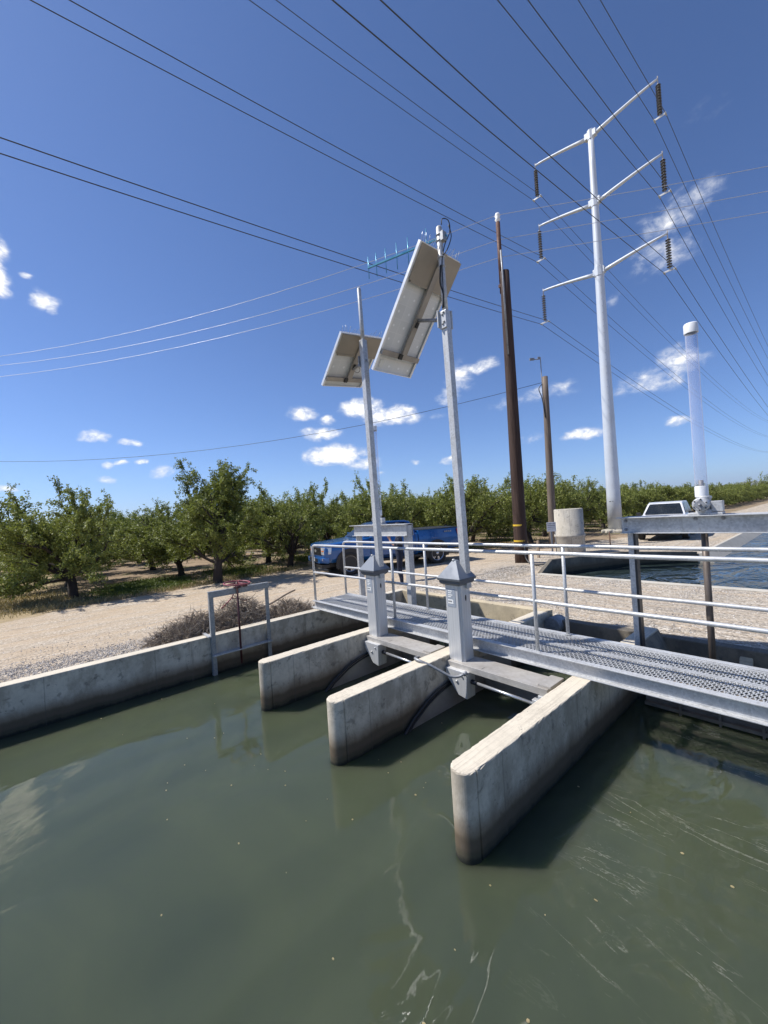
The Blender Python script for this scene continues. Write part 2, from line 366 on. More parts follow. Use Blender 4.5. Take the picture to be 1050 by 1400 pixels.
# ------------------------------------------------------------------ mesh builder
class MB:
    def __init__(s): s.v = []; s.f = []; s.sm = []; s.uv = {}; s.mi = []; s.cur = 0
    def add(s, vs, fs, smooth=False):
        o = len(s.v); s.v += [tuple(v) for v in vs]
        for f in fs: s.f.append(tuple(i+o for i in f)); s.sm.append(smooth); s.mi.append(s.cur)
        return s
    def box(s, x0, x1, y0, y1, z0, z1):
        return s.add([(x0,y0,z0),(x1,y0,z0),(x1,y1,z0),(x0,y1,z0),(x0,y0,z1),(x1,y0,z1),(x1,y1,z1),(x0,y1,z1)],
              [(0,3,2,1),(4,5,6,7),(0,1,5,4),(1,2,6,5),(2,3,7,6),(3,0,4,7)])
    def obox(s, c, ax, ay, az):      # oriented box: centre and half-axis vectors
        c, ax, ay, az = Vector(c), Vector(ax), Vector(ay), Vector(az)
        P = [c+ax*i+ay*j+az*k for k in (-1,1) for i, j in ((-1,-1),(1,-1),(1,1),(-1,1))]
        return s.add(P, [(0,3,2,1),(4,5,6,7),(0,1,5,4),(1,2,6,5),(2,3,7,6),(3,0,4,7)])
    def prism(s, poly, z0, z1):      # polygon in xy, extruded in z
        n = len(poly)
        return s.add([(x,y,z0) for x,y in poly]+[(x,y,z1) for x,y in poly],
              [tuple(range(n-1,-1,-1)), tuple(range(n,2*n))]+[(i,(i+1)%n,n+(i+1)%n,n+i) for i in range(n)])
    def slab(s, poly, axis, a, b):   # polygon extruded along an axis (0: poly is yz, 1: poly is xz)
        n = len(poly)
        mk = (lambda p, t: (t,p[0],p[1])) if axis == 0 else (lambda p, t: (p[0],t,p[1]))
        return s.add([mk(p,a) for p in poly]+[mk(p,b) for p in poly],
              [tuple(range(n)), tuple(range(2*n-1,n-1,-1))]+[(i,n+i,n+(i+1)%n,(i+1)%n) for i in range(n)])
    def tube(s, pts, r, seg=10, caps=True, smooth=True):
        pts = [Vector(p) for p in pts]; n = len(pts)
        rs = r if isinstance(r, (list, tuple)) else [r]*n
        t0 = (pts[1]-pts[0]).normalized()
        a = t0.cross(Vector((0,0,1)))
        if a.length < 1e-3: a = t0.cross(Vector((1,0,0)))
        a.normalize(); V = []
        for i, p in enumerate(pts):
            t = (pts[min(i+1,n-1)]-pts[max(i-1,0)]).normalized()
            a = (a-t*a.dot(t)).normalized(); b = t.cross(a)
            V += [p+(a*math.cos(2*PI*k/seg)+b*math.sin(2*PI*k/seg))*rs[i] for k in range(seg)]
        F = [(i*seg+k, i*seg+(k+1)%seg, (i+1)*seg+(k+1)%seg, (i+1)*seg+k) for i in range(n-1) for k in range(seg)]
        o = len(s.v); s.add(V, F, smooth)
        if caps:
            s.f += [tuple(o+k for k in range(seg-1,-1,-1)), tuple(o+(n-1)*seg+k for k in range(seg))]; s.sm += [False]*2; s.mi += [s.cur]*2
        return s
    def lathe(s, prof, c=(0,0,0), axis=(0,0,1), seg=20, smooth=True):   # prof: (radius, height along axis)
        z = Vector(axis).normalized(); a = z.cross(Vector((0,0,1)))
        if a.length < 1e-3: a = Vector((1,0,0))
        a.normalize(); b = z.cross(a); c = Vector(c); n = len(prof)
        V = [c+z*h+(a*math.cos(2*PI*k/seg)+b*math.sin(2*PI*k/seg))*max(r,1e-4) for r, h in prof for k in range(seg)]
        F = [(i*seg+k, i*seg+(k+1)%seg, (i+1)*seg+(k+1)%seg, (i+1)*seg+k) for i in range(n-1) for k in range(seg)]
        return s.add(V, F, smooth)
    def quad(s, a, b, c, d): return s.add([a,b,c,d], [(0,1,2,3)])
    def torus(s, c, axis, R_, r, seg=32, sub=8):
        z = Vector(axis).normalized(); a = z.cross(Vector((0,0,1)))
        if a.length < 1e-3: a = Vector((1,0,0))
        a.normalize(); b = z.cross(a); c = Vector(c); V = []
        for i in range(seg):
            d = a*math.cos(2*PI*i/seg)+b*math.sin(2*PI*i/seg)
            V += [c+d*(R_+r*math.cos(2*PI*k/sub))+z*(r*math.sin(2*PI*k/sub)) for k in range(sub)]
        F = [(i*sub+k, ((i+1)%seg)*sub+k, ((i+1)%seg)*sub+(k+1)%sub, i*sub+(k+1)%sub) for i in range(seg) for k in range(sub)]
        return s.add(V, F, True)

WL = {}
def link(o, parent=None):
    COL.objects.link(o)
    if parent is not None: o.parent = parent
    return o
def tag(o, label=None, cat=None, group=None, kind=None):
    if label: o['label'] = label
    if cat: o['category'] = cat
    if group: o['group'] = group
    if kind: o['kind'] = kind
    return o
def obj(name, mb, mats, parent=None, loc=None, bevel=0, local=False, segs=2):
    me = bpy.data.meshes.new(name)
    off = Vector((0,0,0))
    if not local:
        if parent is not None: off = WL.get(parent.name, Vector((0,0,0)))
        elif loc is not None: off = Vector(loc)
    me.from_pydata([tuple(Vector(v)-off) for v in mb.v], [], mb.f)
    me.polygons.foreach_set('use_smooth', mb.sm)
    if not isinstance(mats, (list, tuple)): mats = [mats]
    for m in mats:
        if m is not None: me.materials.append(m)
    if len(mats) > 1: me.polygons.foreach_set('material_index', mb.mi)
    me.update()
    bm = bmesh.new(); bm.from_mesh(me); bmesh.ops.recalc_face_normals(bm, faces=bm.faces); bm.to_mesh(me); bm.free()
    o = bpy.data.objects.new(name, me); link(o, parent)
    if parent is None and loc is not None: o.location = loc
    WL[o.name] = off if not local else Vector((0,0,0))
    if bevel:
        b = o.modifiers.new('edge', 'BEVEL'); b.width = bevel; b.segments = segs; b.limit_method = 'ANGLE'; b.angle_limit = R(40)
        b.harden_normals = False
    return o
def thing(name, label, cat, loc=(0,0,0), group=None, rotz=0):
    o = bpy.data.objects.new(name, None); o.empty_display_size = .2
    o.location = loc; o.rotation_euler = (0,0,rotz); link(o)
    WL[o.name] = Vector(loc)
    return tag(o, label, cat, group)
def copy_tree(o, parent=None):
    c = o.copy(); COL.objects.link(c)
    if parent is not None: c.parent = parent
    for ch in list(o.children): copy_tree(ch, c)
    return c
CLOUDS = [(-0.6855,0.523,0.0629,0.0319,0.62),(-0.6454,0.4982,0.0697,0.0422,0.62),(-0.634,0.4558,0.087,0.0505,0.6),(-0.6021,0.4424,0.0453,0.028,0.45),(-0.6517,0.2616,0.0529,0.0414,0.9),(-0.6016,0.2348,0.0813,0.0328,0.85),(-0.6804,0.2631,0.0337,0.0203,0.6),(-0.549,0.2243,0.0358,0.0171,0.6),(0.0348,0.257,0.0684,0.0353,1.25),(-0.0245,0.2397,0.0953,0.0311,1.2),(-0.0785,0.2289,0.0541,0.0179,0.9),(0.1847,0.2518,0.0488,0.0219,1.1),(0.127,0.235,0.0292,0.0178,0.9),(0.1415,0.2044,0.0674,0.0225,1.15),(0.1054,0.1519,0.1043,0.0345,1.3),(0.0379,0.1268,0.0683,0.0209,0.9),(-0.2599,0.3294,0.0588,0.0223,0.8),(-0.2064,0.3123,0.0519,0.0455,0.85),(-0.1749,0.2662,0.0395,0.0302,0.8),(-0.1507,0.2261,0.0266,0.0133,0.6),(-0.4288,0.2518,0.0554,0.026,0.75),(-0.3818,0.247,0.0464,0.0246,0.7),(-0.3162,0.2373,0.0567,0.0211,0.5),(-0.4702,0.1485,0.0531,0.0185,1),(-0.4373,0.1451,0.0259,0.0105,0.7),(-0.6334,0.1476,0.0319,0.0148,1),(0.6162,0.192,0.034,0.015,1.1),(0.5535,0.1817,0.0318,0.0118,0.9),(0.5944,0.1356,0.0222,0.0097,0.9),(0.5751,0.1419,0.0129,0.0078,0.8),(0.5424,0.1423,0.0168,0.008,0.9),(0.5947,0.1057,0.0237,0.0117,1),(0.4996,0.1222,0.0393,0.0205,0.9),(0.6862,0.4272,0.0364,0.0231,0.95),(0.7052,0.4283,0.0161,0.0122,0.8),(0.6671,0.4149,0.0171,0.0127,0.8),(0.7614,0.454,0.0369,0.0585,1.2),(0.7108,0.4599,0.0132,0.0074,0.7),(0.7419,0.4951,0.0176,0.0193,0.8),(0.78,0.4878,0.0604,0.053,1.1),(-0.1759,0.1205,0.0395,0.0138,0.9),(-0.0824,0.1225,0.0181,0.0093,0.8),(-0.355,0.1524,0.0474,0.0173,0.6),(-0.544,0.401,0.0264,0.0202,0.45),(-0.7173,0.6239,0.0501,0.0249,0.3),(0.7497,0.0893,0.0249,0.0104,0.9),(0.772,0.0607,0.0299,0.0119,0.9),(-0.7201,0.0985,0.0315,0.0088,0.3),(0.0031,0.0994,0.0182,0.007,0.6),(0.8707,0.4831,0.0817,0.072,1),(0.8049,0.3402,0.0455,0.0295,0.9)]
def SKY_ROT(d): return math.atan2(d.x, d.y)
SKY_TINT = (.79, .96, 1.25)
# ================================================================== SETTING: ground and water
def ub(v):       # west shore of the far canal / west edge of the structure
    P = [(-400,-6.78),(11.10,-6.78),(11.101,-6.08),(12.7,-6.36),(15.6,-5.2),(17.35,-3.4),(2000,-3.4)]
    for (a, x), (b, y) in zip(P, P[1:]):
        if v <= b: return x+(y-x)*max(0, min(1, (v-a)/(b-a)))
    return P[-1][1]
def ss(a, b, x):
    t = max(0, min(1, (x-a)/(b-a))); return t*t*(3-2*t)
def hz(u, v):    # height of the ground
    h = .25
    if u < -6.7: h += .27*ss(-9.6, -6.9, u)*ss(14, 10, v)
    else: h += (.24*ss(10.9, 6.5, v) if v < 11.1 else 0)
    r = .02*math.sin(u*1.7+.3*math.sin(v*.6))*math.sin(v*.45+1)+.012*math.sin(u*3.7+v*.33)
    if u > -40 and v < 60: h += r
    return h
gm = MB()
def gridpatch(us, vs, f=lambda u, v: (u, v)):
    V = []
    for v in vs:
        for u in us:
            x, y = f(u, v); V.append((x, y, hz(x, y)))
    n = len(us)
    gm.add(V, [(j*n+i, j*n+i+1, (j+1)*n+i+1, (j+1)*n+i) for j in range(len(vs)-1) for i in range(n-1)], True)
offs = [0,.1,.2,.3,.45,.6,.8,1,1.25,1.5,1.8,2.1,2.4,2.8,3.2,3.6,4,4.5,5,5.5,6,7,8,9,10,12,14,17,20,25,30,40,60,100,200,500,1500,12000]
vv = [-8000,-1000,-300,-100,-50,-30,-20,-15,-12]+[-10+.5*i for i in range(42)]+[11.0,11.1]
gridpatch(offs, vv, lambda s, v: (ub(v)-s, v))
gridpatch(offs, [11.1011,11.5,12,12.7,13.4,14.2,15,15.6,16.2,16.8,17.35,18,19,20,22,24,27,30,35,40,50,60,80,120,200,400,1000,12000], lambda s, v: (ub(v)-s, v))
gridpatch([-6.78+.4*i for i in range(36)]+[8.5,10,14,20,30,100,12000], [6.30,6.4,6.6,6.9,7.2,7.6,8,8.4,8.8,9.2,9.6,10,10.4,10.8,11.1])
gridpatch([8.2,10,14,20,30,100,12000], [-12,-6,0,4,6.3])
gridpatch([-6.78,-3,0,4,8.2,20,100,12000], [-8000,-1000,-100,-30,-12])
gridpatch([4.5,6,10,20,50,200,12000], [11.1,14,20,30,60,200,1000,12000])
tag(obj('ground', gm, M['ground']), kind='structure')

w = MB(); w.box(-6.7,8.2,-12,6.2,-3,0)
tag(obj('water', w, M['water']), kind='structure')
w = MB(); w.add([(-6.5,11.0,-.05),(4.6,11.0,-.05),(4.6,900,-.05),(-6.5,900,-.05)], [(0,1,2,3)])
tag(obj('canal_water', w, M['water2']), kind='structure')

# ================================================================== CONCRETE
def wall(name, label, poly_or_box, mat='concrete', loc=None, bev=.012):
    mb = MB()
    if len(poly_or_box) == 6: mb.box(*poly_or_box); b = poly_or_box; loc = ((b[0]+b[1])/2, (b[2]+b[3])/2, max(b[4], 0))
    o = obj(name, mb, M[mat], loc=loc, bevel=bev)
    return tag(o, label, 'wall')
wall('concrete_wall', 'long grey concrete canal wall on the left carrying the handwheel gate frame', (-6.785,-6.593,-12,6.29,-1.2,.6))
def pier(u0, u1, v0, v1, label):
    r = (u1-u0)/2; c = (u0+u1)/2; P = []; rnd = random.Random(int(u0*-1000))
    n = int((v1-v0-r)/.045); ys = [v0+r+.03+(v1-v0-r-.03)*k/n for k in range(n+1)]
    P += [(u1,y) for y in ys]+[(u0,y) for y in ys[::-1]]
    P += [(u0,v0+r+.012)]
    P += [(c-r*math.cos(PI*k/22), v0+r-r*math.sin(PI*k/22)) for k in range(0,23)]
    P += [(u1-.011,v0+r+.006),(u1-.011,v0+r+.012),(u1,v0+r+.018)]
    def inset(d, jit):
        out = []
        for x, y in P:
            j = d+(rnd.gauss(0,jit) if rnd.random() > .06 else rnd.uniform(.004,.012)); j = max(.001, j)
            if y > v0+r: out.append((x+(j if x < c else -j), y))
            else:
                q = Vector((x-c, y-v0-r)); q = q*(1-j/max(q.length,.01)); out.append((c+q.x, v0+r+q.y))
        return out
    lv = [[(x,y,-1.2) for x, y in P], [(x,y,.589+rnd.gauss(0,.003)-(rnd.uniform(.006,.02) if rnd.random() < .05 else 0)) for x, y in P],
          [(x,y,.597) for x, y in inset(.004,.0015)], [(x,y,.601) for x, y in inset(.011,.003)]]
    n = len(P); mb = MB()
    mb.add([p for l in lv for p in l], [(i*n+k,i*n+(k+1)%n,(i+1)*n+(k+1)%n,(i+1)*n+k) for i in range(3) for k in range(n)]+[tuple(range(3*n,4*n))])
    return tag(obj('concrete_pier', mb, M['concrete'], loc=(c,v0+r,0)), label, 'pier', 'round nosed concrete piers in the canal')
pier(-1.871,-1.681,2.035,6.13, 'largest looking concrete pier, standing nearest the viewer with its round nose in the water')
pier(-3.402,-3.2,2.025,6.13, 'middle concrete pier crossed by the sagging grey conduit')
pier(-4.95,-4.759,2.02,5.25, 'farthest concrete pier beside the handwheel gate frame')
wall('concrete_headwall', 'sunlit tan concrete wall behind the walkway with a post shadow on it', (-6.59,-3.41,6.14,6.30,-1.2,.602), 'concrete_old')
wall('concrete_headwall', 'low stained, shade-darkened concrete wall behind the walkway just left of the tall steel gate post', (-3.195,-1.69,6.14,6.30,-1.2,.5), 'concrete_shaded')
wall('concrete_headwall', 'shaded concrete wall behind the walkway to the right of the tall steel gate post', (-1.685,8.2,6.14,6.30,-1.2,.5), 'concrete_shaded')
wall('concrete_headwall', 'short top of concrete wall ending at the middle pier behind the walkway', (-3.405,-3.2,6.135,6.31,-1.2,.607), 'concrete_old')
# slanted side piece in the right-hand bay
mb = MB(); mb.add([(-1.678,5.2,.58),(-1.678,6.138,.58),(-1.678,6.138,-.3),(-1.678,5.2,-.3),(-1.42,5.9,.0),(-1.42,6.138,.0)],
    [(0,1,2,3),(0,4,5,1),(3,2,5,4),(0,3,4),(1,5,2)])
tag(obj('concrete_wing', mb, M['concrete_shaded'], loc=(-1.6,5.9,0)), 'slanting concrete fillet in the corner behind the tall steel gate post', 'wall')
mb = MB(); mb.slab([(6.138,.42),(5.72,.0),(5.72,-.2),(6.138,-.2)], 0, -.88, -.76)
tag(obj('concrete_buttress', mb, M['concrete_old'], loc=(-.82,6,0), bevel=.01), 'small sloping concrete buttress at the foot of the shaded wall beyond the walkway', 'buttress')
mb = MB(); mb.tube([(-3.08,6.0,.42),(-3.08,6.29,.42)], .13, 20)
tag(obj('drain_pipe', mb, M['galv_dark'], loc=(-3.08,6.15,.29)), 'dark rounded pipe end behind the middle pier beyond the walkway', 'pipe')
# far canal: road-side head wall, wing wall, sloping lining
wall('concrete_kerb', 'concrete edge along the far side of the gravel crossing above the far canal', (-6.05,8.2,11.105,11.33,-1.0,.275), 'concrete_dry')
def wingwall():
    P = [(-6.02,11.34,.27),(-6.32,12.65,.5),(-5.2,15.6,.46),(-3.42,17.3,.33)]
    mb = MB(); V = []; nrm = Vector((-.9,.35,0)).normalized()
    for x, y, z in P:
        for d in (0, .16):
            V += [(x+nrm.x*d, y+nrm.y*d, -1), (x+nrm.x*d, y+nrm.y*d, z)]
    F = []
    for i in range(3):
        a, b = i*4, i*4+4
        F += [(a,b,b+1,a+1), (a+1,b+1,b+3,a+3), (a+2,a+3,b+3,b+2)]
    F += [(0,1,3,2), (12,14,15,13)]
    mb.add(V, F)
    return obj('concrete_wing_wall', mb, M['concrete_shaded'], loc=(-5.8,14,0), bevel=.01)
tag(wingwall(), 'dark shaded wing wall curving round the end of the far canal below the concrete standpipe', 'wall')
mb = MB(); mb.slab([(-3.42,.262),(-3.3,.275),(-2.3,-.75),(-3.42,-.75)], 1, 17.34, 900)
tag(obj('canal_lining', mb, M['concrete_dry'], loc=(-3.1,17.4,0)), 'sloping concrete lining of the far canal beside the dirt road', 'canal bank')

# ================================================================== WALKWAY
t = thing('walkway', 'galvanised steel walkway with open mesh planks across the piers', 'walkway', (-3,4.4,.6))
U0, U1 = -6.85, 3.2
def channel(y_web, out):          # C-channel with flanges pointing outward (out = -1 towards the pool)
    mb = MB(); y = y_web
    mb.box(U0,U1, min(y,y+out*.008), max(y,y+out*.008), .612,.739)
    for z0, z1 in ((.739,.749),(.602,.612)):
        a, b = sorted((y-out*.006, y+out*.062)); mb.box(U0,U1,a,b,z0,z1)
    return mb
obj('edge_beam', channel(4.050,-1), M['galv'], t, bevel=.002)
obj('edge_beam', channel(4.780,1), M['galv'], t, bevel=.002)
for u in [U0+.05+i*.76 for i in range(13)]:
    mb = MB(); mb.box(u,u+.05,4.057,4.773,.62,.67); obj('cross_bearer', mb, M['galv'], t)
def plank(y0, y1):                # expanded "grip" plank: two folded lips and a lattice of diamond openings
    mb = MB()
    for y in (y0, y1-.02): mb.box(U0+.01,U1,y,y+.02,.672,.742)
    rows = 8; ry = (y1-y0-.04)/rows; cu = .046; n = int((U1-U0)/cu)
    zt, zb = .735, .728; hw = .0052
    for r_ in range(rows):
        ya = y0+.02+ry*r_; yb = ya+ry
        for i in range(n):
            u = U0+.02+i*cu+(cu/2 if r_ % 2 else 0)
            for du in (0, cu/2):
                p, q = (u+du, ya), (u+du+cu/2, yb)
                if du: p, q = (u+du, yb), (u+du+cu/2, ya)
                if q[0] > U1: continue
                d = Vector((q[0]-p[0], q[1]-p[1], 0)).normalized(); nn = Vector((-d.y, d.x, 0))*hw
                a, b = Vector((*p,0)), Vector((*q,0))
                c4 = [a-nn, b-nn, b+nn, a+nn]
                mb.add([(v.x,v.y,zt) for v in c4]+[(v.x,v.y,zb) for v in c4], [(0,1,2,3),(0,4,5,1),(2,6,7,3)])
    return mb
obj('grating_plank', plank(4.062,4.408), M['galv'], t)
obj('grating_plank', plank(4.422,4.768), M['galv'], t)
mb = MB(); mb.box(-6.93,-6.72,4.0,4.1,.602,.618)
obj('bearing_plate', mb, M['galv'], t, bevel=.003)

def railing(y, label):
    t = thing('handrail', label, 'railing', (-3,y,.749), 'pipe railings along the walkway')
    r = .0215; us = [-6.825+2.287*i for i in range(5)]
    zt, zm = .749+1.067, 1.293
    bend = [(us[0],y,.749)]+[(us[0],y,zt-.07)]+[(us[0]+.07-.07*math.cos(a), y, zt-.07+.07*math.sin(a)) for a in (R(30),R(60))]+[(us[0]+.07,y,zt)]
    mb = MB(); mb.tube(bend+[(us[0]+k*.45,y,zt+.002*math.sin(k*1.9)) for k in range(1,22)]+[(3.0,y,zt)], r, 10); obj('top_rail', mb, M['galv_pipe'], t)
    mb = MB(); mb.tube([(us[0],y,zm)]+[(us[0]+k*.5,y,zm+.002*math.sin(k*2.3)) for k in range(1,19)]+[(3.0,y,zm)], r*.93, 10); obj('mid_rail', mb, M['galv_pipe'], t)
    for u in us[1:]:
        mb = MB(); mb.tube([(u,y,.749),(u,y,1.28),(u,y,zt-.012)], r*.97, 10)
        mb.box(u-.035,u+.035,y-.03,y+.03,.749,.756)
        obj('post', mb, M['galv_pipe'], t)
railing(4.051, 'galvanised pipe railing on the near edge of the walkway')
railing(4.781, 'galvanised pipe railing on the far edge of the walkway')

# ================================================================== RADIAL GATES, CONTROL COLUMNS, MASTS
def gate(du, label):
    t = thing('canal_gate', label, 'gate', (-2.5+du,3.8,0), 'two canal gates between the piers')
    def sh(*a): return (a[0]+du, a[1]+du, *a[2:])
    mb = MB(); mb.box(*sh(-3.195,-1.95), 3.63,3.94,.485,.552)
    mb.box(*sh(-2.06,-1.93), 3.66,3.94,.553,.575); mb.box(*sh(-3.12,-2.72), 3.66,3.72,.553,.556)
    obj('cross_beam', mb, M['alu_old'], t, bevel=.006)
    # bracket: a box whose face is cut back diagonally on one side
    mb = MB()
    P = [(-3.175,.492),(-2.865,.492),(-2.88,.195),(-3.0,.215),(-3.165,.40)]
    mb.slab([(x+du,z) for x, z in P], 1, 3.575, 3.73)
    o = obj('bracket', mb, M['alu'], t, bevel=.004)
    for x, z, r_ in ((-3.01,.37,.016),(-2.93,.44,.011)):
        mb = MB(); mb.lathe([(.0,.0),(r_,0),(r_,.012),(0,.016)], (x+du,3.575,z), (0,-1,0), 12); obj('bolt', mb, M['galv'], o)
    mb = MB(); mb.box(*sh(-2.10,-1.90), 3.60,3.70,.29,.43); mb.box(*sh(-2.04,-1.90), 3.61,3.71,.432,.48)
    obj('bearing_block', mb, M['alu'], t, bevel=.004)
    mb = MB(); mb.tube([(-2.86+du,3.66,.375),(-2.07+du,3.66,.36)], .017, 12)
    obj('torque_rod', mb, M['rim'], t)
    mb = MB(); mb.tube([(-2.865+du,3.66,.375),(-2.79+du,3.66,.374)], .026, 12); obj('rod_collar', mb, M['rubber'], t)
    arc = [(3.78,.31),(3.60,.295),(3.43,.267),(3.24,.21),(2.99,.085),(2.78,-.075),(2.6,-.25)]
    mb = MB(); mb.slab(arc+[(4.95,-.25),(4.95,.40),(3.78,.40)], 0, -3.185+du, -3.165+du)
    obj('side_plate', mb, M['gate_plate'], t)
    for off, rr in ((0,.016),(.036,.011)):
        mb = MB(); mb.tube([(-3.158+du, y+off*.5, z-off+.012) for y, z in arc], rr, 8); obj('seal', mb, M['rubber'], t)
    # gate leaf hinged low behind the plate, between the piers
    mb = MB(); lf = [(2.66,-.2),(2.95,-.06),(3.3,-.05),(4.9,-.2)]
    mb.slab([(4.3,-.3),(4.3,.18),(4.34,.18),(4.34,-.3)], 0, -3.16+du, -1.9+du)
    obj('gate_leaf', mb, M['gate_plate'], t)
    return t
gate(0, 'canal gate with weathered cross beam between the middle and the nearest pier')
gate(-1.545, 'canal gate with weathered cross beam between the farthest and the middle pier')
# conduit sagging across the middle pier
mb = MB(); P = [(-3.62,3.6,.42),(-3.5,3.5,.5),(-3.43,3.36,.6),(-3.37,3.28,.627),(-3.29,3.27,.625),(-3.19,3.33,.58),(-3.09,3.40,.515),(-3.0,3.46,.462),(-2.93,3.51,.462),(-2.885,3.545,.49),(-2.87,3.575,.50)]
def smooth(P, n=4):
    P = [Vector(p) for p in P]; out = []
    for i in range(len(P)-1):
        p0, p1, p2, p3 = P[max(i-1,0)], P[i], P[i+1], P[min(i+2,len(P)-1)]
        for k in range(n):
            t = k/n; out.append(.5*((2*p1)+(p2-p0)*t+(2*p0-5*p1+4*p2-p3)*t*t+(3*p1-p0-3*p2+p3)*t**3))
    return out+[P[-1]]
mb.tube(smooth(P), .0155, 10); mb.lathe([(.022,0),(.024,.04),(.018,.045)], (-3.46,3.43,.575), (.45,-.8,.35), 10); mb.lathe([(.022,0),(.024,.04),(.018,.045)], (-2.87,3.58,.5), (-.1,-1,-.2), 10)
tag(obj('conduit', mb, M['galv_dark'], loc=(-3.4,3.56,.5)), 'grey flexible conduit sagging over the middle pier to the gate bracket', 'conduit')

def panel(par, C, A, B, w_, l_, rows, cols, tan_frac):
    C, A, B = Vector(C), Vector(A).normalized(), Vector(B).normalized()
    A = (A-B*A.dot(B)).normalized(); K = B.cross(A).normalized()      # K points to the back (down, towards the mast)
    def P(a, b, k): return C+A*a+B*b+K*k
    hw, hl = w_/2, l_/2
    o = MB(); fr = .012
    for a0, a1, b0, b1 in ((-hw,-hw+fr,-hl,hl),(hw-fr,hw,-hl,hl),(-hw+fr,hw-fr,-hl,-hl+fr),(-hw+fr,hw-fr,hl-fr,hl)):
        o.obox(P((a0+a1)/2,(b0+b1)/2,.02), A*(a1-a0)/2, B*(b1-b0)/2, K*.022)
    for s in (-1,1): o.obox(P(s*(hw-.016),0,.041), A*.016, B*hl, K*.0015)
    root = obj('solar_panel', o, M['frame_white'], par)
    mb = MB(); e = fr; mb.add([P(-hw+e,-hl+e,.012),P(hw-e,-hl+e,.012),P(hw-e,hl-e,.012),P(-hw+e,hl-e,.012)], [(0,1,2,3)])
    bs = obj('back_sheet', mb, M['back_sheet'], root)
    uv = bs.data.uv_layers.new(name='UVMap')
    for lp in bs.data.loops:
        v = bs.data.vertices[lp.vertex_index].co+WL[par.name]-C
        uv.data[lp.index].uv = ((v.dot(A)+hw)/w_*cols, (v.dot(B)+hl)/l_*rows)
    mb = MB(); mb.obox(P(0,0,.0), A*(hw-fr), B*(hl-fr), K*.004); obj('panel_glass', mb, M['glass'], root)
    tl = l_*tan_frac
    mb = MB(); 
    for a0, a1 in ((-hw+.03,.0),(.085,hw+.03)): mb.obox(P((a0+a1)/2,-hl+tl/2,.05), A*(a1-a0)/2, B*(tl/2-.012), K*.004)
    mb.obox(P(0.03,-hl+tl,.047), A*(hw-.03), B*.014, K*.012)
    obj('mounting_plate', mb, M['tan_plate'], root)
    mb = MB(); b1 = hl-.17*l_
    for k0, a0, a1 in ((.085,.0,.085),): mb.obox(P(.0425,(-hl+b1)/2,.075), A*.0425, B*(b1+hl)/2, K*.004)
    for a in (.003,.082): mb.obox(P(a,(-hl+b1)/2,.062), A*.003, B*(b1+hl)/2, K*.016)
    obj('centre_rail', mb, M['rail_tan'], root)
    mb = MB(); mb.obox(P(0,b1,.062), A*(hw-.015), B*.035, K*.014); obj('cross_rail', mb, M['rail_tan'], root)
    mb = MB(); mb.obox(P(-.02,b1-.0,.085), A*.03, B*.035, K*.012); mb.obox(P(.042,hl*.1,.085), A*.02, B*.035, K*.014); obj('clamp', mb, M['black'], root)
    mb = MB(); mb.obox(P(-hw+.12,hl-.11 if cols > 2 else hl-.11,.0165), A*.035, B*.05, K*.0015); mb.obox(P(-hw+.12,hl-.13,.019), A*.028, B*.022, K*.001)
    obj('rating_label', mb, M['sticker'], root)
    mb = MB(); rnd = random.Random(3)
    for i in range(18):
        a = -hw+.03+i*(w_-.06)/17
        if abs(a-.05) < .08: continue
        mb.tube([P(a,-hl,.015), P(a+rnd.uniform(-.03,.03),-hl-rnd.uniform(.07,.1),.015+rnd.uniform(-.05,.05))], .0026, 4)
    obj('bird_spike', mb, M['rim'], root)
    return P

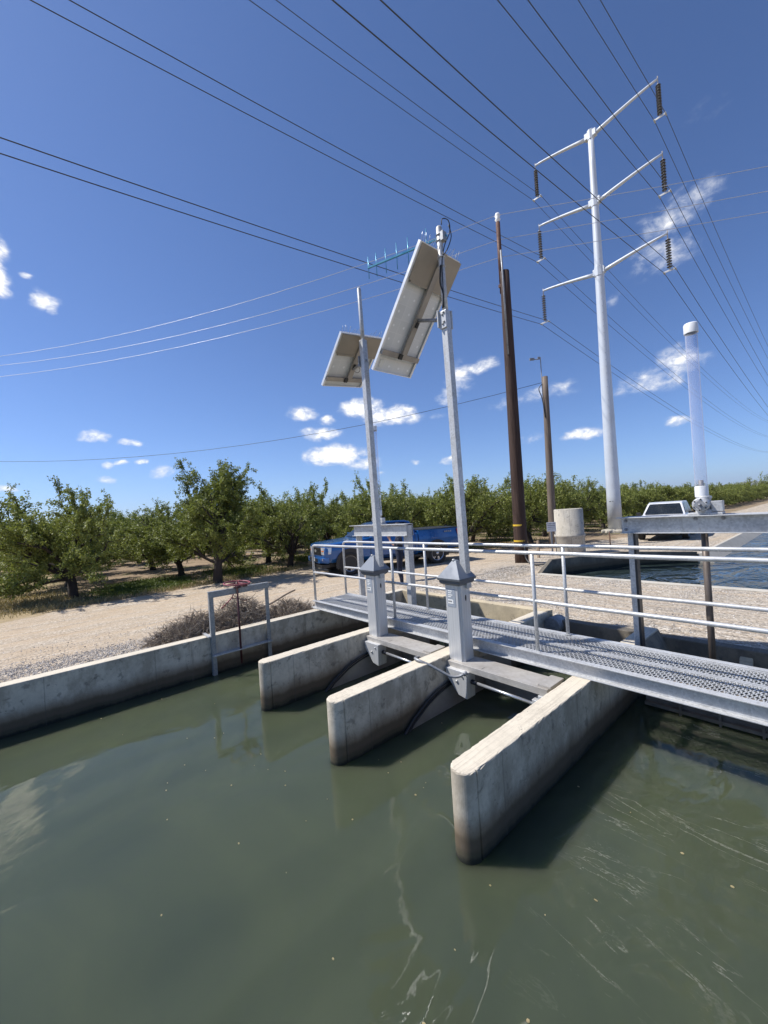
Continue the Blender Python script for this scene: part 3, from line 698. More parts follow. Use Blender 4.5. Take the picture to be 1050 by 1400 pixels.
def column(du, label, mast):
    t = thing('control_column', label, 'control column', (-3.09+du,3.79,.553), 'solar powered control columns on the gates')
    X0, X1, Y0, Y1 = -3.205+du, -2.985+du, 3.69, 3.885
    c = .028
    mb = MB(); poly = [(X0+.01,Y0),(X1-c,Y0),(X1-c,Y0+c*.6),(X1-c*.5,Y0+c*.6),(X1-c*.5,Y0+c),(X1,Y0+c),(X1,Y1),(X0,Y1),(X0,Y0+.01)]
    mb.prism(poly, .553, 1.452)
    body = obj('post_body', mb, M['alu'], t, bevel=.004)
    mb = MB(); mb.box(X0+.035,X1-.065,Y0-.0035,Y0+.0005,1.19,1.40); obj('sticker_panel', mb, M['label_plate'], body)
    mb = MB(); rnd = random.Random(5)
    for i, (w_, z) in enumerate(((.06,1.375),(.05,1.352),(.065,1.328),(.045,1.306))): mb.box(X0+.05,X0+.05+w_,Y0-.0055,Y0-.003,z-.005,z+.007)
    mb.box(X0+.045,X0+.125,Y0-.0058,Y0-.003,1.225,1.275)
    st = obj('sticker', mb, M['sticker'], body)
    mb = MB()
    for k in range(4): mb.box(X0+.052+.014*k,X0+.060+.014*k,Y0-.0075,Y0-.0055,1.245,1.262)
    obj('sticker_print', mb, M['label_mark'], st)
    mb = MB(); mb.lathe([(0,0),(.016,0),(.02,.004),(.02,.012)], (X1-.008,3.795,1.29), (1,0,0), 16)
    pl = MB(); pl.box(X1-.001,X1+.003,3.765,3.825,1.235,1.345); o = obj('lock_plate', pl, M['alu'], body, bevel=.002)
    pl = MB(); pl.add([(X1+.004,3.795+.014*math.cos(a),1.29+.036*math.sin(a)) for a in [2*PI*k/18 for k in range(18)]], [tuple(range(18))]); obj('keyhole', pl, M['black'], o)
    # cap: eaved pyramid
    cx, cy = (X0+X1)/2, (Y0+Y1)/2
    def ring(h, z, k=1.0): return [(cx-h,cy-h*.93,z),(cx+h,cy-h*.93,z),(cx+h,cy+h*.93,z),(cx-h,cy+h*.93,z)]
    lev = [(.118,1.445),(.152,1.472),(.155,1.503),(.170,1.506),(.172,1.532),(.03,1.728),(.018,1.734)]
    V = [p for h, z in lev for p in ring(h, z)]
    F = [(4*i+k,4*i+(k+1)%4,4*i+4+(k+1)%4,4*i+4+k) for i in range(len(lev)-1) for k in range(4)]+[(0,3,2,1),(24,25,26,27)]
    mb = MB(); mb.add(V, F); mb.mi = [1 if (i < 16) else 0 for i in range(len(F))]
    obj('cap', mb, [M['cap'], M['cap_dark']], t, bevel=.004)
    mb = MB(); mb.lathe([(.0,0),(.018,0),(.018,.02),(.0,.026)], (cx-.01,cy-.02,1.724), (0,0,1), 12); obj('cap_nut', mb, M['galv'], t)
    # mast
    mx, my, zt, zp = mast['x'], mast['y'], mast['sq'], mast['pipe']
    h = .043; mb = MB()
    def lean(z): return (mx-.0105*(z-1.4), my-.0075*(z-1.4))
    for z0, z1 in ((1.40,zt),):
        (a, b), (c2, d) = lean(z0), lean(z1)
        mb.add([(a-h,b-h,z0),(a+h,b-h,z0),(a+h,b+h,z0),(a-h,b+h,z0),(c2-h,d-h,z1),(c2+h,d-h,z1),(c2+h,d+h,z1),(c2-h,d+h,z1)],
               [(0,3,2,1),(4,5,6,7),(0,1,5,4),(1,2,6,5),(2,3,7,6),(3,0,4,7)])
    obj('mast', mb, M['galv_pipe'], t, bevel=.006)
    mb = MB(); rr = mast['pr']; mb.tube([(*lean(zt-.02),zt-.02),(*lean(zt+.3),zt+.3),(*lean(zp-.02),zp-.02),(*lean(zp),zp)], [rr,rr,rr,rr*.7], 14)
    obj('mast_pipe', mb, M['galv_pipe'], t)
    return t, lean
t1, lean1 = column(0, 'nearer control column whose mast bears the long solar panel and the blue aerial', dict(x=-2.995, y=3.845, sq=4.72, pipe=5.74, pr=.036))
sc = 1.21
def sp(p, s): return (p[0]*s, p[1]*s, (p[2]-CZ)*s+CZ)
P1 = panel(t1, sp((-3.008,3.2315,4.485), sc), (-.01,.999,.02), (-.645,.01,-.76), .605*sc, 1.30*sc, 9, 4, .27)
# panel bracket on the mast: clamp plates, arm, U-bolts
mb = MB(); lx, ly = lean1(4.62)
mb.box(lx-.062,lx-.046,ly-.09,ly+.085,4.52,4.72); mb.box(lx-.05,lx+.05,ly-.062,ly-.046,4.50,4.70); mb.box(lx-.05,lx+.052,ly+.046,ly+.064,4.50,4.72)
br = obj('panel_clamp', mb, M['galv'], t1, bevel=.003)
mb = MB(); q = P1(.042,.02,.08); mb.tube([(lx-.05,ly,4.63), tuple(q)], .022, 10); obj('panel_arm', mb, M['galv_dark'], br)
for x, z in ((0,4.55),(.02,4.57),(0,4.66),(.02,4.68)):
    mb = MB(); mb.lathe([(0,0),(.012,0),(.012,.012),(0,.014)], (lx+x,ly-.062,z), (0,-1,0), 8); obj('bolt', mb, M['galv_dark'], br)
mb = MB(); lx, ly = lean1(5.35); mb.torus((lx,ly,5.36), (0,0,1), .042, .008, 18, 6); mb.torus((lx,ly,5.25), (0,0,1), .042, .007, 18, 6)
mb.tube([(lx,ly,5.36), tuple(P1(.0425,-.62,.08))], .012, 8); obj('mast_strap', mb, M['galv'], t1)
mb = MB(); pts = [(lx+.02,ly-.03,4.75),(lx+.036,ly-.045,5.0),(lx+.035,ly-.03,5.3),(lx+.05,ly+.02,5.5),(lx+.09,ly+.08,5.66),(lx+.08,ly+.08,5.80),(lx+.03,ly+.03,5.83),(lx+.02,ly+.02,5.76)]
mb.tube(smooth(pts), .006, 6)
mb.tube(smooth([(lx+.03,ly-.02,5.36),(lx+.075,ly+.02,5.42),(lx+.1,ly+.09,5.6),(lx+.085,ly+.07,5.74)]), .006, 6)
obj('aerial_cable', mb, M['black'], t1)
mb = MB(); mb.tube(smooth([(lx+.01,ly-.045,4.74),(lx+.03,ly-.042,4.9),(lx+.0,ly-.05,5.05),(lx+.02,ly-.043,5.25)]), .009, 6); obj('panel_cable', mb, M['black'], t1)
# yagi aerial
zy = 5.60; ax, ay = lean1(zy); D = Vector((-.942,-.337,0)); Nn = Vector((0,0,1))
mb = MB(); o0 = Vector((ax,ay,zy)); mb.obox(o0+D*.46, D*.55, Vector((-D.y,D.x,0))*.010, Nn*.010)
ya = obj('yagi_aerial', mb, M['teal'], t1)
for k, s in enumerate((.17,.42,.58,.74,.88,1.0)):
    mb = MB(); c = o0+D*s; h = .185-.008*k; mb.tube([c-Nn*h, c+Nn*h], .0045, 6); obj('element', mb, M['teal'], ya)
mb = MB(); mb.box(ax+.01,ax+.075,ay-.03,ay+.04,zy-.06,zy+.05); mb.torus((ax,ay,zy+.03), (0,0,1), .041, .006, 16, 6); mb.torus((ax,ay,zy-.04), (0,0,1), .041, .006, 16, 6)
obj('aerial_clamp', mb, M['galv_dark'], ya, bevel=.004)

t2, lean2 = column(-1.545, 'farther control column whose bare mast bears the shorter solar panel', dict(x=-4.535, y=3.815, sq=4.93, pipe=5.71, pr=.030))
sc = 1.18
P2 = panel(t2, sp((-4.268,3.3075,4.4245), sc), (-.03,.995,.05), (-.785,.10,-.61), .66*sc, .775*sc, 4, 4, .37)
mb = MB(); lx, ly = lean2(4.6); mb.tube([(lx-.04,ly,4.62), tuple(P2(.0425,.1,.08))], .02, 10); mb.box(lx-.06,lx-.044,ly-.07,ly+.07,4.54,4.70); mb.box(lx+.044,lx+.052,ly-.016,ly+.016,4.6,4.632)
obj('panel_clamp', mb, M['galv_dark'], t2)
mb = MB(); lx, ly = lean2(5.0); mb.tube([(lx,ly,5.04), tuple(P2(.0425,-.36,.07))], .013, 8); obj('mast_strap', mb, M['galv'], t2)
mb = MB(); q = P2(.15,.12,.04); mb.torus(tuple(q), (.6,-.6,-.3), .045, .004, 20, 5); obj('panel_cable', mb, M['black'], t2)

# ================================================================== HANDWHEEL GATE on the left wall
t = thing('handwheel_gate', 'small grey steel gate frame with faded red handwheel on the left wall', 'gate', (-6.55,2.47,.6))
def angle_post(y, s):
    mb = MB(); mb.box(-6.59,-6.535,y-.004,y+.004,-.4,1.30) if False else None
    mb.box(-6.589,-6.525,min(y,y+s*.008),max(y,y+s*.008),-.5,1.30); mb.box(-6.533,-6.525,min(y+s*.008,y+s*.065),max(y+s*.008,y+s*.065),-.5,1.30)
    return mb
obj('post', angle_post(1.985,1), M['frame_grey'], t, bevel=.002)
obj('post', angle_post(2.960,-1), M['frame_grey'], t, bevel=.002)
mb = MB(); mb.box(-6.521,-6.513,1.975,2.97,1.205,1.30); mb.box(-6.575,-6.521,1.975,2.97,1.293,1.302)
obj('head_beam', mb, M['frame_grey'], t, bevel=.002)
mb = MB(); mb.box(-6.52,-6.47,1.985,2.96,.30,.318); mb.box(-6.589,-6.52,1.985,2.96,.306,.316); obj('sill_bar', mb, M['galv'], t, bevel=.002)
mb = MB(); mb.tube([(-6.495,2.42,.08),(-6.495,2.42,1.40)], .016, 10); obj('stem', mb, M['maroon'], t)
mb = MB(); mb.lathe([(.0,1.30),(.06,1.30),(.06,1.32),(.038,1.325),(.034,1.37),(.02,1.38)], (-6.495,2.42,0), (0,0,1), 16)
mb.box(-6.53,-6.46,2.5,2.58,1.302,1.34); obj('lift_nut', mb, M['maroon'], t)
mb = MB(); c = (-6.495,2.42,1.375); mb.torus(c, (.05,.03,1), .20, .0125, 36, 8)
for k in range(3):
    a = .5+k*2*PI/3; mb.tube([c,(c[0]+.2*math.cos(a),c[1]+.2*math.sin(a),c[2]-.01*math.cos(a))], .011, 7)
obj('handwheel', mb, M['red_paint'], t)
mb = MB(); mb.box(-6.80,-6.5,1.935,1.98,.603,.625); obj('wall_bracket', mb, M['galv'], t)

# ================================================================== LIFT GATES behind the walkway
def operator(par, c, face):
    x, y, z = c
    mb = MB(); mb.box(x-.13,x+.15,y-.07,y+.07,z,z+.022); mb.lathe([(.075,.022),(.075,.05),(.058,.06),(.058,.16),(.066,.165),(.066,.185),(.05,.19)], c, (0,0,1), 20)
    mb.lathe([(0,0),(.062,0),(.07,.012),(.07,.11)], (x-.01,y-.13,z+.105), (0,1,0), 20)
    mb.box(x+.06,x+.15,y-.045,y+.045,z+.03,z+.135)
    o = obj('gear_head', mb, M['galv'], par, bevel=.004)
    mb = MB(); mb.obox((x-.01,y-.134,z+.105), (.026,0,.026), (0,.006,0), (-.026,0,.026)); mb.lathe([(0,0),(.012,0),(.012,.02),(0,.022)], (x-.01,y-.14,z+.105), (0,-1,0), 10)
    for k in range(6):
        a = k*PI/3+.4; mb.lathe([(0,0),(.007,0),(.007,.008)], (x-.01+.055*math.cos(a),y-.13,z+.105+.055*math.sin(a)), (0,-1,0), 6)
    obj('gear_cover', mb, M['galv_dark'], o)
def indicator(par, x, y, z0, z1, r):
    mb = MB(); mb.lathe([(r*1.1,z0-.07),(r*1.1,z0+.03),(r*1.02,z0+.04)], (x,y,0), (0,0,1), 20); obj('tube_socket', mb, M['white'], par)
    mb = MB(); mb.lathe([(r,z0),(r,z1-.04)], (x,y,0), (0,0,1), 24); tb = obj('stem_cover', mb, M['clear'], par)
    mb = MB(); mb.lathe([(r*1.18,z1-.10),(r*1.18,z1-.012),(r*1.05,z1),(0,z1)], (x,y,0), (0,0,1), 24); mb.lathe([(r*1.18,z1-.1),(r*1.0,z1-.1)], (x,y,0), (0,0,1), 24); obj('tube_cap', mb, M['white'], tb)
    mb = MB(); mb.tube([(x,y,z0-.05),(x,y,z0+.10)], .022, 10); obj('stem_end', mb, M['rail_tan'], tb)
t = thing('lift_gate', 'tall steel lift gate on the right carrying a large clear stem tube', 'gate', (-1.6,5.12,.6))
mb = MB(); mb.box(-1.64,-1.585,5.10,5.108,.2,2.0); mb.box(-1.593,-1.585,5.108,5.20,.2,2.0); mb.box(-1.64,-1.632,5.108,5.2,.2,2.0)
obj('post', mb, M['galv'], t, bevel=.002)
mb = MB(); mb.box(-1.584,-1.562,5.102,5.198,.2,1.94); obj('shade_strip', mb, M['rubber'], t)  # black strip added to paint the post's shaded right side
mb = MB(); mb.box(1.0,1.06,5.10,5.2,.2,2.0); obj('post', mb, M['galv'], t, bevel=.002)
mb = MB(); mb.box(-1.69,1.1,5.085,5.093,1.945,2.125); mb.box(-1.69,1.1,5.03,5.085,1.945,1.953); mb.box(-1.72,1.1,5.0,5.085,2.117,2.127)
mb.box(-1.69,1.1,5.21,5.218,1.945,2.125); mb.box(-1.69,1.1,5.218,5.27,1.945,1.953); mb.box(-1.69,1.1,5.218,5.3,2.117,2.127)
bm_ = obj('head_beam', mb, M['galv'], t, bevel=.002)
for x, z in ((-1.645,2.085),(-1.645,1.99),(-1.0,2.09),(-.78,2.09)):
    mb = MB(); mb.lathe([(0,0),(.017,0),(.017,.012),(0,.014)], (x,5.085,z), (0,-1,0), 6); obj('bolt', mb, M['galv_dark'], bm_)
operator(t, (-.93,5.13,2.128), -1)
indicator(t, -.945, 5.13, 2.38, 4.08, .052)
mb = MB(); mb.tube([(-.945,5.13,.3),(-.945,5.13,2.13)], .03, 14); obj('stem', mb, M['stem_steel'], t)
mb = MB(); mb.box(-1.57,1.0,5.13,5.15,-.6,.34)
for z in (.02,.30): mb.box(-1.57,1.0,5.075,5.13,z,z+.035)
for x in (-1.25,-.92,-.6,-.28,.04,.4,.75): mb.box(x,x+.02,5.07,5.13,-.5,.33)
obj('gate_leaf', mb, M['weir_plank'], t)
t = thing('lift_gate', 'smaller looking lift gate frame standing in front of the blue pickup', 'gate', (-6.2,5.3,.6))
for x0, wd in ((-7.0,.06),(-5.50,.11)):
    mb = MB(); mb.box(x0,x0+wd,5.25,5.258,-.2,2.1); mb.box(x0,x0+.008,5.258,5.38,-.2,2.1); mb.box(x0+wd-.008,x0+wd,5.258,5.38,-.2,2.1); obj('post', mb, M['galv'], t, bevel=.002)
mb = MB(); mb.box(-7.02,-5.38,5.225,5.235,1.90,2.12); mb.box(-7.02,-5.38,5.17,5.225,1.90,1.91); mb.box(-7.1,-5.35,5.16,5.235,2.115,2.127); mb.box(-7.02,-5.38,5.39,5.4,1.9,2.12); mb.box(-7.02,-5.38,5.235,5.39,2.117,2.127)
obj('head_beam', mb, M['galv'], t, bevel=.002)
operator(t, (-6.25,5.3,2.128), -1)
indicator(t, -6.22, 5.3, 2.38, 4.14, .052)
mb = MB(); mb.tube([(-6.22,5.3,.1),(-6.22,5.3,2.13)], .025, 12); obj('stem', mb, M['galv_dark'], t)
mb = MB(); mb.box(-6.9,-5.5,5.29,5.31,-.8,.1); obj('gate_leaf', mb, M['gate_plate'], t)
# ================================================================== POWER LINE
TB = (-9.467, 27.406)
t = thing('transmission_tower', 'tall white tubular steel pole with six curved arms and hanging insulators', 'pylon', (*TB,.25))
def tw(z): k = (z-.25)/25.2; return (TB[0]+.055*k, TB[1]+.02*k)
mb = MB(); zs = [.45+25.05*i/12 for i in range(13)]
mb.tube([(*tw(z),z) for z in zs], [.41-.25*((z-.45)/25.05) for z in zs], 32)
sh = obj('shaft', mb, M['tower'], t)
for k in range(36):
    mb = MB(); z = 2.6+k*.42; r = .41-.25*((z-.45)/25.05); a = R(-62); x, y = tw(z)
    mb.tube([(x+r*.95*math.cos(a),y+r*.95*math.sin(a),z),(x+(r+.07)*math.cos(a),y+(r+.07)*math.sin(a),z)], .012, 5)
    obj('step_bolt', mb, M['galv_dark'], sh)
mb = MB(); a = R(-92)
for k in range(4):
    r = .395; aa = a+(k-1.5)*.16; x, y = tw(2.2); c = Vector((x+(r+.002)*math.cos(aa),y+(r+.002)*math.sin(aa),2.2)); tn = Vector((-math.sin(aa),math.cos(aa),0))
    if k == 2: continue
    mb = MB(); mb.obox(c, tn*.028, Vector((math.cos(aa),math.sin(aa),0))*.004, Vector((0,0,.03)))
    obj('number_mark', mb, M['galv_dark'], sh)
mb = MB(); mb.lathe([(.0,.05),(.8,.05),(.8,.38),(.76,.42),(0,.42)], (*TB,0), (0,0,1), 32); mb.lathe([(.54,.42),(.54,.46),(.42,.47)], (*TB,0), (0,0,1), 32)
obj('base_plinth', mb, M['concrete_dry'], t)
ATT = {}
for nm, zj, rise, zc in (('top',25.25,.52,23.62),('mid',21.03,.50,19.30),('low',16.64,.40,14.95)):
    x, y = tw(zj)
    mb = MB(); r = .41-.25*((zj-.45)/25.05)
    mb.tube([(x,y,zj-.3),(x,y,zj+.3)], r+.045, 8, smooth=False); mb.box(x-.34,x+.34,y-.15,y+.15,zj-.18,zj+.2)
    obj('arm_bracket', mb, M['tower'], t, bevel=.02)
    for s in (-1,1):
        n = 9; pts = []; L_ = 3.6
        for i in range(n):
            k = i/(n-1); pts.append((x+s*(.3+(L_-.3)*k), y+s*.12*k, zj-.05+(rise+.08)*(1-(1-k)**1.3)))
        mb = MB(); mb.tube(pts, [.12-.062*i/(n-1) for i in range(n)], 12); obj('arm', mb, M['tower'], t)
        tx, ty, tz = pts[-1]; zc_ = zc if s > 0 else zc-.1
        mb = MB(); mb.tube([(tx,ty,tz+.15),(tx,ty,tz-.3)], .025, 6)
        top, bot = tz-.32, zc_+.14; nd = 11; st = (top-bot)/nd
        mb.lathe([(.04,top+.05),(.04,bot-.02)], (tx,ty,0), (0,0,1), 10); mb.cur = 1
        for i in range(nd):
            zz = top-st*(i+.2)
            mb.lathe([(.042,zz),(.07,zz-.015),(.135,zz-st*.27),(.13,zz-st*.34),(.042,zz-st*.3)], (tx,ty,0), (0,0,1), 14)
        ins = obj('insulator', mb, [M['rail_tan'], M['ins']], t)
        mb = MB(); mb.tube([(tx,ty,bot+.02),(tx,ty,zc_+.02)], .03, 6); mb.obox((tx,ty,zc_+.03), (.29,0,0), (0,.02,0), (0,0,.045))
        for d in (-.27,.27): mb.obox((tx+d,ty,zc_-.01), (.03,0,0), (0,.14,0), (0,0,.03))
        obj('yoke_plate', mb, M['galv'], ins)
        ATT[(nm,s)] = (tx,ty,zc_)
names = {('top',1):'top right',('mid',1):'middle right',('low',1):'bottom right',('top',-1):'top left',('mid',-1):'middle left',('low',-1):'bottom left'}
for key, (x, y, z) in ATT.items():
    for d in (-.27,.27):
        pts = []
        for k in range(16, 0, -1):
            s = 75*(k/16)**1.3; pts.append((x+d, y-s, z-.126*s+.0006*s*s))
        pts.append((x+d,y,z))
        for k in range(1, 19):
            s = 185*(k/18)**1.4; pts.append((x+d, y+s, z-.0856*s+.00053*s*s))
        mb = MB(); mb.tube(pts, .0145, 6)
        tag(obj('power_line', mb, M['wire'], loc=(x+d,y,z)), f'{"right" if d > 0 else "left"} wire of the pair hung from the white pylon\'s {names[key]} arm', 'wire', 'twin power lines on the white pylon')

# wooden poles
pb = (-7.522,12.845)
t = thing('utility_pole', 'dark creosoted wooden utility pole with two yellow bands and a steel topper', 'utility pole', (*pb,.25))
mb = MB(); n = 12; mb.tube([(pb[0]+.04*i/n,pb[1]+.02*i/n,.0+10.58*i/n) for i in range(n+1)], [.235-.075*i/n for i in range(n+1)], 24)
pole = obj('pole_shaft', mb, M['wood_dark'], t)
mb = MB()
for z in (1.09,1.64): mb.lathe([(.237-.007*z,z-.03),(.2375-.007*z,z+.03)], (*pb,0), (0,0,1), 24)
obj('yellow_band', mb, M['yellow'], pole)
tx, ty = -7.585, 12.80
mb = MB(); mb.tube([(tx,ty,9.85),(tx+.01,ty,12.35)], .075, 8); mb.obox((tx+.05,ty,10.1), (.13,0,0), (0,.08,0), (0,0,.05)); mb.obox((tx+.05,ty,10.45), (.1,0,0), (0,.05,0), (0,0,.03))
obj('steel_topper', mb, M['rust'], t)
mb = MB(); mb.tube([(tx+.14,ty-.10,7.6),(tx+.13,ty-.10,10.4),(tx+.09,ty-.06,11.3)], .035, 8); obj('riser_pipe', mb, M['galv_dark'], t)
mb = MB(); mb.lathe([(.03,12.3),(.05,12.38),(.1,12.45),(.06,12.5),(.1,12.58),(.07,12.66),(0,12.68)], (tx+.01,ty,0), (0,0,1), 12); obj('line_insulator', mb, M['sticker'], t)
mb = MB(); mb.tube(smooth([(pb[0]+.2,pb[1]-.1,.9),(pb[0]+.28,pb[1]-.2,.5),(pb[0]+.6,pb[1]-.35,.33),(pb[0]+1.1,pb[1]-.3,.36)]), .03, 8); obj('ground_cable', mb, M['black'], t)
def fit(z0, p):  # quadratic sag through (d,z) pairs
    (d1, z1), (d2, z2) = p; a1, a2 = z1-z0, z2-z0
    c = (a2/d2-a1/d1)/(d2-d1); return a1/d1-c*d1, c
dirw = Vector((.8388,.5444,0))
for nm, z0, lf, rt in (('topmost',12.62,((5.66,11.99),(25.4,11.9)),((7.7,12.01),(30,11.4))),('middle',11.74,((5.7,11.2),(25.4,11.42)),((7.7,11.27),(30,10.7))),('lowest',11.12,((5.6,10.65),(25.4,10.83)),((7.7,10.65),(30,10.1)))):
    pts = []
    a, c = fit(z0, lf)
    for k in range(20, 0, -1):
        s = 46*k/20; pts.append((tx-dirw.x*s, ty-dirw.y*s, z0+a*s+c*s*s))
    pts.append((tx,ty,z0)); a, c = fit(z0, rt)
    for k in range(1, 13):
        s = 60*k/12; pts.append((tx+dirw.x*s, ty+dirw.y*s, z0+a*s+c*s*s))
    mb = MB(); mb.tube(pts, .0085, 5)
    tag(obj('overhead_wire', mb, M['wire_bright'], loc=(tx,ty,z0)), f'{nm} of the three thin bare wires carried by the dark wooden pole', 'wire', 'thin wires on the dark wooden pole')
pb2 = (-9.152,18.531)
t = thing('utility_pole', 'thin grey weathered wooden pole topped by a slim pipe with a sensor', 'utility pole', (*pb2,.25))
mb = MB(); mb.tube([(pb2[0]+.09*i/8,pb2[1]+.05*i/8,.0+8.35*i/8) for i in range(9)], [.19-.06*i/8 for i in range(9)], 18); obj('pole_shaft', mb, M['wood_grey'], t)
x, y = pb2[0]+.09-.12, pb2[1]+.05-.07
mb = MB(); mb.tube([(x,y,7.2),(x,y,9.3)], .022, 8); pp = obj('sensor_pipe', mb, M['galv_dark'], t)
mb = MB(); mb.tube([(x,y,9.22),(x-.25,y-.28,9.22)], .02, 6); mb.obox((x-.27,y-.3,9.24), (.07,.08,0), (.03,-.025,0), (0,0,.05)); mb.obox((x-.05,y-.05,9.28), (.04,.05,0), (.02,-.02,0), (0,0,.05)); obj('sensor_head', mb, M['galv_dark'], pp)
mb = MB(); mb.tube(smooth([(x+.05,y,8.05),(x-.1,y-.15,7.8),(x+.02,y-.12,7.3),(x+.1,y-.1,6.4)]), .02, 6); obj('drop_cable', mb, M['black'], t)
mb = MB(); d = Vector((-24.44,-19.88,0)).normalized(); a, c = fit(8.1, ((10.8,6.8),(31.5,7.0)))
mb.tube([(pb2[0]+d.x*s, pb2[1]+d.y*s, 8.1+a*s+c*s*s) for s in [2.2*k for k in range(22)]], .011, 5)
tag(obj('overhead_wire', mb, M['wire'], loc=(pb2[0],pb2[1],8.1)), 'single dark cable running low over the orchard from the thin grey pole', 'wire')

# standpipe, sign, stakes
px_, py_ = -7.36, 16.33
t = thing('standpipe', 'round unpainted concrete standpipe of stacked rings beside the thin grey pole', 'standpipe', (px_,py_,.25))
mb = MB(); mb.lathe([(.555,.1),(.55,.92),(.585,.96),(.585,1.02),(.545,1.06),(.54,2.04),(.52,2.06),(.46,2.06),(.45,1.7),(.0,1.7)], (px_,py_,0), (0,0,1), 40); obj('pipe_rings', mb, M['concrete_dry'], t)
mb = MB(); mb.tube([(px_-.39,py_-.42,.2),(px_-.39,py_-.42,1.3)], .014, 6); mb.box(px_-.44,px_-.34,py_-.46,py_-.39,.6,.72); obj('conduit', mb, M['galv_dark'], t)
sg = Vector((-7.62,15.36,0))
t = thing('warning_sign', 'small white warning sign on a thin grey stake in front of the standpipe', 'sign', (sg.x,sg.y,.28))
mb = MB(); mb.obox((sg.x-.03,sg.y+.02,.76), (.02,-.022,0), (.02,.022,0), (0,0,.56)); obj('stake', mb, M['galv_dark'], t)
sx = Vector((.66,.75,0)).normalized(); sn = Vector((.75,-.66,0)).normalized(); c = Vector((sg.x,sg.y,1.40))
mb = MB(); mb.obox(c, sx*.18, sn*.006, Vector((0,0,.185))); bd = obj('sign_board', mb, M['white'], t, bevel=.004)
mb = MB()
for r_, (h, n) in enumerate(((.026,6),(.026,7),(.016,8),(.016,6))):
    zz = .125-.07*r_
    for k in range(n): mb.obox(c+sx*(-.135+.27*k/(n-1))+sn*.0075+Vector((0,0,zz)), sx*.012, sn*.0012, Vector((0,0,h*.6)))
obj('sign_print', mb, M['maroon'], bd)
mb = MB(); mb.tube([(-6.42,17.9,.2),(-6.42,17.9,1.0)], .022, 6); tag(obj('marker_rod', mb, M['rust'], loc=(-6.42,17.9,.25)), 'thin rusty rod standing in the ground in front of the white pylon', 'rod')
t = thing('wooden_rail', 'low pale timber stakes with a cross rail beside the thin grey pole', 'fence', (-7.85,14.65,.25))
for (x, y, h) in ((-7.85,14.65,.72),(-7.2,15.2,.5)):
    mb = MB(); mb.obox((x,y,.2+h/2), (.04,0,0), (0,.04,0), (0,0,h/2)); obj('stake', mb, M['stick'], t)
mb = MB(); mb.tube([(-7.85,14.65,.62),(-7.2,15.2,.62)], .03, 6); obj('rail', mb, M['stick'], t)

# ================================================================== VEHICLES (local frame: +x forward, +y left)
def loft(mb, st):                # stations: (x, [(y,z)...]) half outline mirrored
    rings = []
    for x, pr in st: rings.append([(x,y,z) for y, z in pr]+[(x,-y,z) for y, z in pr[::-1]])
    n = len(rings[0]); V = [p for r_ in rings for p in r_]
    F = [(i*n+k, i*n+(k+1)%n, (i+1)*n+(k+1)%n, (i+1)*n+k) for i in range(len(rings)-1) for k in range(n)]
    F += [tuple(range(n)), tuple(range((len(rings)-1)*n, len(rings)*n))[::-1]]
    return mb.add(V, F, False)
def wheel(par, x, y, r, s):
    mb = MB(); w_ = .26
    mb.lathe([(r*.66,-w_/2),(r*.92,-w_/2),(r,-w_/2+.04),(r,w_/2-.04),(r*.92,w_/2),(r*.68,w_/2-.01),(r*.66,w_/2-.04)], (x,y,r), (0,s,0), 32)
    for k in range(40):
        a = 2*PI*k/40; mb.obox((x+(r-.002)*math.cos(a),y,r+(r-.002)*math.sin(a)), (-math.sin(a)*.016,0,math.cos(a)*.016), (0,w_/2-.03,0), (math.cos(a)*.008,0,math.sin(a)*.008))
    o = obj('wheel', mb, M['tyre'], par, local=True)
    mb = MB(); mb.lathe([(r*.66,w_/2-.02),(r*.62,w_/2-.025),(r*.6,w_/2-.07)], (x,y,r), (0,s,0), 32)
    for k in range(6):
        a = 2*PI*k/6+.3
        for da in (-.13,.13):
            aa = a+da; d = Vector((math.cos(aa),0,math.sin(aa))); tn = Vector((-math.sin(aa),0,math.cos(aa)))
            mb.obox(Vector((x,y+s*(w_/2-.05),r))+d*r*.36, d*r*.27, tn*.017, Vector((0,.014,0)))
    mb.lathe([(.0,w_/2-.025),(.06,w_/2-.025),(.075,w_/2-.05)], (x,y,r), (0,s,0), 16)
    obj('rim', mb, M['rim'], o, local=True)
    mb = MB(); mb.lathe([(r*.62,w_/2-.09),(.0,w_/2-.09)], (x,y,r), (0,s,0), 24); obj('brake_disc', mb, M['black'], o, local=True)
def arch(mb, x, zc, r, y, s, r2, zb):
    n = 20; pts = [(x+r*math.cos(PI*k/n), zc+r*math.sin(PI*k/n)) for k in range(n+1)]
    mb.add([(px,y,pz) for px, pz in pts]+[(x-r,y,zb),(x+r,y,zb)], [tuple(range(n+1))+(n+1,n+2)])
